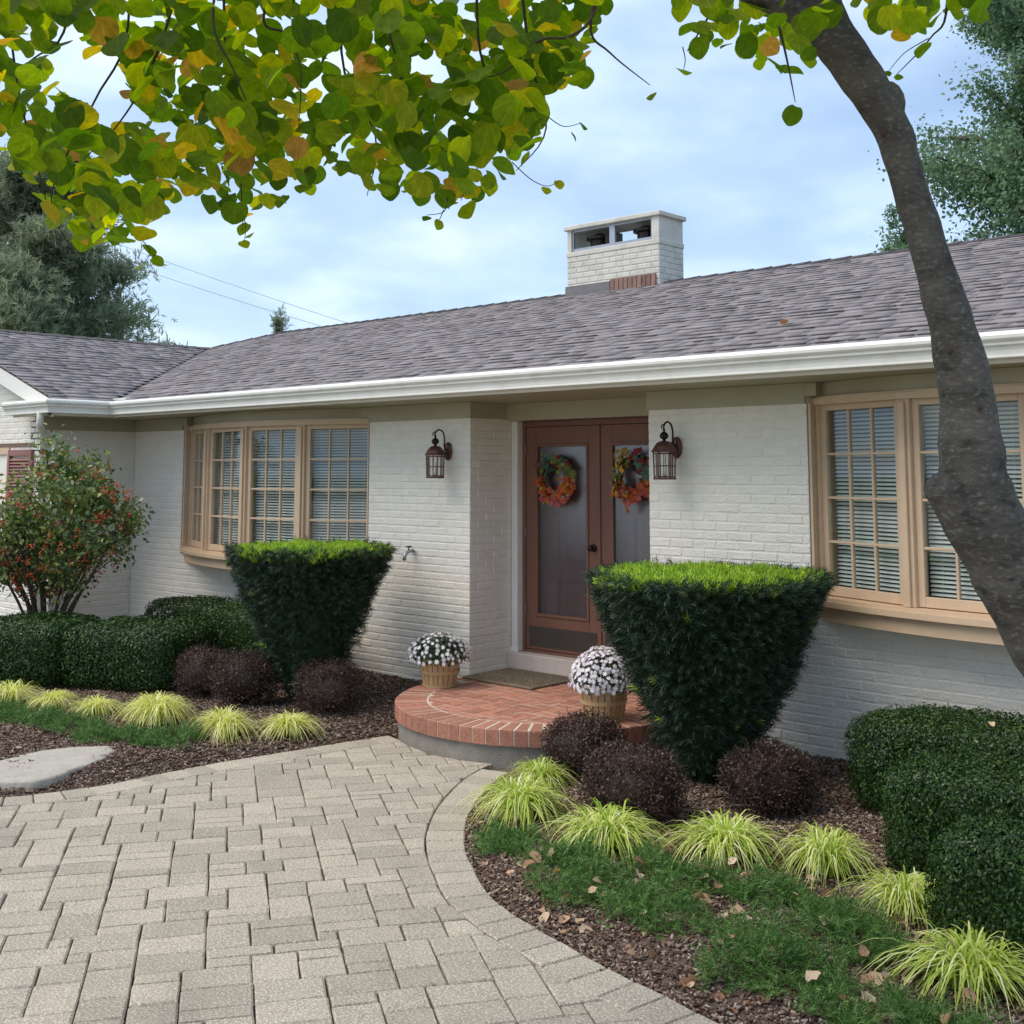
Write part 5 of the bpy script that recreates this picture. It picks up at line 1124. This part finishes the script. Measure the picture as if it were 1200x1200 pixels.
# knob where a limb was cut, and the short stub lower down
def knob(p, r, n_=12, sq=(1, 1, 1)):
    for th in range(6): pass
    prof_ = [(max(.002, r * math.sin(math.pi * k / 8)) * sq[0], -r * math.cos(math.pi * k / 8) * sq[2]) for k in range(9)]; tm.lathe(prof_, n_, tuple(p))
trunk = tpart(tm.build('trunk', m_bark, None, True))
tm = MB(); knob(at(1041, 122, 3.2), .045, 14, (1, 1, 1.4)); tm.build('branch_collar', m_bark, trunk, True)
tm = MB(); px2 = lambda a: a * 3.2 / 1379
tm.tube([tuple(p) for p in catmull([tuple(at(1222, 742, 3.22)), tuple(at(1176, 660, 3.21)), tuple(at(1138, 606, 3.19)), tuple(at(1112, 580, 3.18)), tuple(at(1096, 567, 3.17))], 5)], [px2(q) for q in np.interp(np.linspace(0, 4, 21), [0, 1, 2, 3, 4], [43, 41, 36, 25, 17])], 20); tm.build('cut_stub', m_bark, trunk, True)
for a, b_ in ((1113, 411), (1147, 478), (1145, 535), (1141, 627), (1035, 157)):
    kx_ = MB(); c = at(a, b_, 3.2 - .068 if b_ > 300 else 3.2 - .05); kx_.lathe([(.002, -.012), (.008, -.006), (.010, 0), (.007, .006), (.002, .010)], 9, tuple(c)); kx_.build('knot', m_twig, trunk, True)
# limbs and drooping twigs
def branch(pl, r0, r1, nm='branch', parent=None):
    mb = MB(); c = catmull([tuple(p) for p in pl], 6); mb.tube([tuple(p) for p in c], [r0 + (r1 - r0) * i / (len(c) - 1) for i in range(len(c))], 8); o = mb.build(nm, m_bark if r0 > .02 else m_twig, None, True); return tpart(o)
branch([at(972, 30, 3.14), at(905, 2, 3.1), at(850, -22, 3.05), at(700, -90, 3.0), at(480, -170, 3.1), at(240, -190, 3.3), at(0, -200, 3.5)], .036, .014)
branch([at(960, -60, 3.08), at(1010, -150, 3.2), at(1100, -190, 3.4), at(1220, -200, 3.6)], .045, .015)
branch([at(955, -90, 3.05), at(930, -240, 3.0), at(800, -420, 2.9), at(600, -560, 2.9)], .05, .02)
twl = [[(240, -190, 3.3), (205, -5, 3.2), (172, 90, 3.15), (135, 150, 3.1), (98, 186, 3.1)], [(300, -180, 3.2), (250, 5, 3.1), (275, 85, 3.05), (310, 165, 3.0)], [(380, -170, 3.2), (310, 10, 3.2), (335, 40, 3.2), (352, 80, 3.15), (350, 150, 3.1)],
       [(480, -160, 3.1), (455, 10, 3.0), (470, 90, 3.0), (475, 180, 3.0)], [(700, -80, 3.0), (697, 10, 2.9), (670, 42, 2.9), (632, 48, 2.95), (590, 85, 3.0), (545, 95, 3.05), (520, 125, 3.1)], [(720, -80, 2.9), (692, 28, 2.9), (715, 62, 2.95), (762, 100, 3.0)],
       [(100, -190, 3.5), (80, 20, 3.4), (40, 68, 3.4), (0, 90, 3.4)], [(150, -190, 3.6), (150, 30, 3.6), (110, 120, 3.5), (60, 230, 3.5), (90, 300, 3.5)], [(420, -170, 3.4), (400, 60, 3.4), (440, 160, 3.3), (430, 230, 3.3)], [(560, -140, 3.2), (560, 40, 3.2), (580, 140, 3.2), (540, 235, 3.1)],
       [(600, -120, 3.3), (620, 60, 3.3), (640, 150, 3.2), (605, 200, 3.2)], [(260, -190, 3.7), (265, 100, 3.6), (280, 190, 3.6), (285, 270, 3.5)], [(850, -22, 3.05), (830, 20, 3.0), (805, 60, 3.0)], [(905, 2, 3.1), (920, 60, 3.1), (932, 120, 3.1)], [(1100, -190, 3.4), (1110, 0, 3.3), (1090, 45, 3.3), (1050, 88, 3.25)], [(0, -200, 3.5), (15, 60, 3.5), (45, 200, 3.4), (70, 290, 3.4)]]
fine = [[(600, 190, 3.2), (622, 210, 3.2), (641, 218, 3.2), (656, 212, 3.2)], [(640, 135, 3.2), (660, 148, 3.2), (682, 144, 3.2)], [(525, 230, 3.1), (520, 248, 3.1), (500, 252, 3.1)], [(520, 246, 3.1), (514, 260, 3.1)], [(285, 250, 3.5), (288, 268, 3.5), (286, 284, 3.5)], [(165, 280, 3.4), (176, 295, 3.4), (167, 310, 3.4)], [(800, 55, 3.0), (803, 70, 3.0), (801, 82, 3.0)], [(1088, 45, 3.25), (1060, 62, 3.22), (1041, 84, 3.2)]]
for tl in fine: branch([at(*p) for p in tl], .0016, .0008, 'twig')
for tl in twl: branch([at(*p) for p in tl], .0052, .0010, 'twig')
# round leaves
def disc_leaf(seed):
    rg = random.Random(seed); n_ = 20; v = [(0, -.02, .0)]; f = []
    for k in range(n_):
        a = -math.pi / 2 + 2 * math.pi * (k + .5) / n_; r_ = .5 * (1 + rg.uniform(-.022, .022)); 
        if k in (0, n_ - 1): r_ *= .84
        x, y = r_ * math.cos(a), r_ * math.sin(a) * 1.03
        if k in (n_ // 2 - 1, n_ // 2): y *= 1.05
        v.append((x, y, .15 * abs(x) + .06 * math.sin(a * 3 + seed) * r_ - .13 * y * y))
    f = [(0, 1 + k, 1 + (k + 1) % n_) for k in range(n_)]
    return np.array(v), np.array(f)
LT = [disc_leaf(s) for s in range(4)]
def leafco(me, tv, n_):
    at_ = me.attributes.new('leafco', 'FLOAT_VECTOR', 'POINT'); at_.data.foreach_set('vector', np.tile(tv, (n_, 1)).astype(np.float32).ravel())
def add_veins(m):
    n, l = m.node_tree.nodes, m.node_tree.links; at_ = n.new('ShaderNodeAttribute'); at_.attribute_name = 'leafco'
    sp = n.new('ShaderNodeSeparateXYZ'); l.new(at_.outputs['Vector'], sp.inputs[0])
    def mth(op, a, b_=None, c=None):
        k = n.new('ShaderNodeMath'); k.operation = op
        for i, q in enumerate((a, b_, c)):
            if q is None: continue
            if isinstance(q, (int, float)): k.inputs[i].default_value = q
            else: l.new(q, k.inputs[i])
        return k.outputs[0]
    ang = mth('ARCTAN2', sp.outputs[0], mth('ADD', sp.outputs[1], .5)); w_ = mth('ABSOLUTE', mth('SINE', mth('MULTIPLY', ang, 5.6)))
    line = mth('SUBTRACT', 1.0, mth('SMOOTH_MIN', mth('MULTIPLY', w_, 4.5), 1.0, .1))
    nz = n.new('ShaderNodeTexNoise'); nz.inputs['Scale'].default_value = 60; g = n.new('ShaderNodeNewGeometry'); l.new(g.outputs['Position'], nz.inputs['Vector'])
    val = mth('ADD', mth('MULTIPLY_ADD', line, .38, .86), mth('MULTIPLY', mth('SUBTRACT', nz.outputs[0], .5), .7))
    cr = [q for q in n if q.type == 'VALTORGB'][0]; h = n.new('ShaderNodeHueSaturation'); l.new(val, h.inputs['Value']); outs = [lk.to_socket for lk in cr.outputs[0].links]
    for o_ in outs: l.new(h.outputs[0], o_)
    l.new(cr.outputs[0], h.inputs['Color'])
add_veins(m_canopy)
LM = []
for q in range(4):
    me = np_mesh('leaf', LT[q][0], LT[q][1], True); leafco(me, LT[q][0], 1); me.materials.append(m_canopy); LM.append(me)
bx_ = [-200, 0, 30, 60, 100, 140, 180, 205, 230, 260, 290, 330, 365, 385, 410, 440, 480, 520, 555, 590, 625, 645, 665, 690, 705, 720, 780, 800, 830, 870, 900, 930, 950, 975, 990, 1000, 1040, 1075, 1110, 1150, 1165, 1400]
by_ = [160, 178, 215, 275, 292, 290, 285, 255, 228, 262, 258, 250, 235, 195, 215, 228, 235, 242, 238, 215, 200, 140, 130, 92, 45, -20, -20, 40, 50, 75, 92, 95, 75, 45, 5, 5, 40, 45, 40, 32, -10, 20]
rgl = np.random.default_rng(101); cand = []
def dens(x, y):
    d = 1.0
    for gx_, gy_, gr in ((105, 85, 42), (85, 45, 18), (130, 130, 26), (215, 75, 10), (330, 30, 16), (150, 205, 16), (215, 235, 14), (380, 25, 10), (505, 70, 22), (545, 15, 12), (780, 40, 25)):
        if (x - gx_) ** 2 + (y - gy_) ** 2 < gr * gr: d *= .08
    return d
tries = 0
while len(cand) < 3900 and tries < 140000:
    tries += 1; x = rgl.uniform(-160, 1340); lim = np.interp(x, bx_, by_); y = rgl.uniform(-330, 300)
    if y > lim - 6: continue
    if y > 0 and rgl.random() > dens(x, y): continue
    edge = lim - y
    if y > 0 and edge < 40 and rgl.random() < .35: continue
    if y < 0 and rgl.random() < .45: continue
    if x > 720 and y > -20 and rgl.random() < .12: continue
    s = rgl.uniform(.050, .088) * (1 if edge > 45 else .82); cand.append((x, y, rgl.uniform(2.8, 4.2), s))
for x, y, d_, s in ((764, 113, 3.0, .03), (655, 216, 3.2, .03), (640, 223, 3.2, .03), (683, 148, 3.2, .03), (672, 160, 3.2, .03), (522, 232, 3.1, .06), (548, 246, 3.1, .06), (514, 263, 3.1, .03), (500, 256, 3.1, .025), (286, 268, 3.5, .045), (293, 276, 3.5, .035), (286, 286, 3.5, .035), (175, 293, 3.4, .045), (184, 306, 3.4, .04), (166, 312, 3.4, .04), (929, 135, 3.1, .055), (1082, 58, 3.2, .052), (1040, 86, 3.2, .022), (1053, 91, 3.2, .025), (820, 55, 3.0, .06), (801, 84, 3.0, .045), (1057, 40, 3.2, .055), (1078, 25, 3.2, .05), (1095, 17, 3.2, .05), (1035, 24, 3.2, .06), (1063, 15, 3.2, .05)): cand.append((x, y, d_, s))
IC = []
for k, (x, y, d_, s) in enumerate(cand):
    p = at(x, y, d_); az = rgl.uniform(0, 6.283); hang = rgl.uniform(.15, 1.0)
    Nn = unit((np.array([math.cos(az) * hang, math.sin(az) * hang, .35 + .5 * rgl.random()]) + np.array([F_.x, F_.y, 0.2]) * rgl.uniform(-.7, .9))[None])[0]
    # y axis of the leaf runs downhill (tip hangs)
    dn = np.array([0, 0, -1.0]); yv = dn - Nn * np.dot(dn, Nn); yv = unit((yv + rgl.normal(0, .35, 3))[None])[0]; yv = unit((yv - Nn * np.dot(yv, Nn))[None])[0]; xv = np.cross(yv, Nn)
    IC.append((np.array(p), np.stack([xv, yv, Nn]), s, 0 < y and -20 < x < 1220, d_))
IC.sort(key=lambda c: (not c[3], -c[2] / c[4]))
ind, rest_ = IC[:298], IC[298:]
for k, (p, Fr, s, _, _) in enumerate(ind):
    o = bpy.data.objects.new('leaf', LM[k % 4]); COL.objects.link(o); o.parent = tree; o.matrix_parent_inverse = TINV
    o.matrix_basis = Matrix([[*(Fr[:, r] * s), p[r]] for r in range(3)] + [[0, 0, 0, 1]])
for q in range(4):
    pass
P = np.array([c[0] for c in rest_]); Fr = np.array([c[1] for c in rest_]); sz = np.array([c[2] for c in rest_])
fme = scatter_mesh('foliage', P, Fr, sz, *LT[0], True); leafco(fme, LT[0][0], len(P)); tpart(link('foliage', fme, m_canopy, None, 'stuff'))

# ------------------------------------------------------------------ trees beyond the roof
def far_tree(name, label, base, h, crown, n, mt, tpl, sz, seed, limbs=16, grp='trees behind the house', skew=None):
    rg = np.random.default_rng(seed); rs_ = random.Random(seed); t = thing(name, label, 'tree', base, 0, grp)
    s_ = MB(); s_.tube([(0, 0, -.3), (.1, 0, h * .3), (0, .1, h * .65), (0, 0, h * .86)], [h * .022, h * .017, h * .010, h * .002], 8); s_.build('trunk', m_bark2, t, True)
    cl = []; lb = MB()
    for k in range(limbs):
        f_ = rs_.uniform(.18, .97); a = k * 2.4 + rs_.uniform(-.4, .4); R1 = crown(f_) * rs_.uniform(.75, 1.05); z0 = h * f_ * .92; tip = Vector((R1 * math.cos(a), R1 * math.sin(a), z0 + h * .04)); lb.tube([(0, 0, z0 - h * .05), tuple(tip * .5 + Vector((0, 0, z0 * .5))), tuple(tip)], [h * .006, h * .004, h * .001], 5)
        for q in np.linspace(.3, 1, 5): cl.append((tip.x * q, tip.y * q, z0 * (1 - q) + tip.z * q - h * .05 * (1 - q), R1 * .30 * (1.15 - .4 * q)))
    for q in np.linspace(.80, .95, 6): cl.append((0, 0, h * q, max(crown(q) * .45, .16)))
    lb.build('limbs', m_bark2, t)
    cl = np.array(cl); k = rg.integers(0, len(cl), n); P = cl[k, :3] + rg.normal(0, 1, (n, 3)) * cl[k, 3:4] * np.array([.55, .55, .36])
    Nn = unit(rg.normal(0, .7, (n, 3)) + np.array([0, 0, .5]))
    link('crown', scatter_mesh('crown', P, frames(Nn, rg), rg.uniform(*sz, n), *tpl), mt, t, 'stuff')
rnd_cr = lambda R0: (lambda f: R0 * (math.sin(math.pi * min(max(f, .0), 1) ** .8) * .85 + .12))
T_L2 = (np.array([(0, -.5, 0), (.30, -.05, .07), (0, .5, .02), (-.30, -.05, .07)]), np.array([(0, 1, 2, 3)]))
def foot(px, dep): p = at(px, 552, dep); return (p.x, p.y, 0)
far_tree('broadleaf_tree', 'tall loose green tree rising behind the roof beyond the leaning trunk', foot(1235, 27), 15.5, lambda f: 3.9 * (1 - f) ** .42 * (.6 + .4 * min(1, f * 3)) + .3, 90000, m_far, T_L2, (.07, .15), 201, 75)
far_tree('small_tree', 'rounded green tree just above the roof ridge behind the leaning trunk', foot(1058, 22), 7.3, rnd_cr(1.5), 22000, m_far, T_L2, (.05, .10), 202, 30)
far_tree('conifer', 'feathery dark conifer behind the wing roof', foot(35, 29), 10.8, lambda f: 4.9 * (1 - f) ** .72 + .25, 30000, m_con, T_CONE, (.13, .28), 203, 62)
far_tree('conifer', 'second feathery conifer further along behind the wing roof', foot(-170, 31), 12.5, lambda f: 5.2 * (1 - f) ** .7 + .3, 30000, m_con, T_CONE, (.15, .30), 204, 60)
far_tree('conifer', 'distant treetop tip poking above the main ridge', foot(326, 31), 6.5, lambda f: .9 * (1 - f) ** .7 + .12, 5000, m_con, T_CONE, (.08, .16), 205, 30)

# overhead cables
for p0, p1, lb in (((-150, 198, 30), (560, 434, 24), 'lower thin overhead cable behind the roof'), ((-150, 170, 31), (560, 426, 25), 'upper thin overhead cable behind the roof')):
    cb_ = MB(); a, b_ = at(*p0), at(*p1); cb_.tube([tuple(a.lerp(b_, k / 16) - Vector((0, 0, .25 * 4 * (k / 16) * (1 - k / 16)))) for k in range(17)], .005, 5); o = cb_.build('overhead_cable', m_cable); tag(o, lb, 'cable', 'overhead cables')
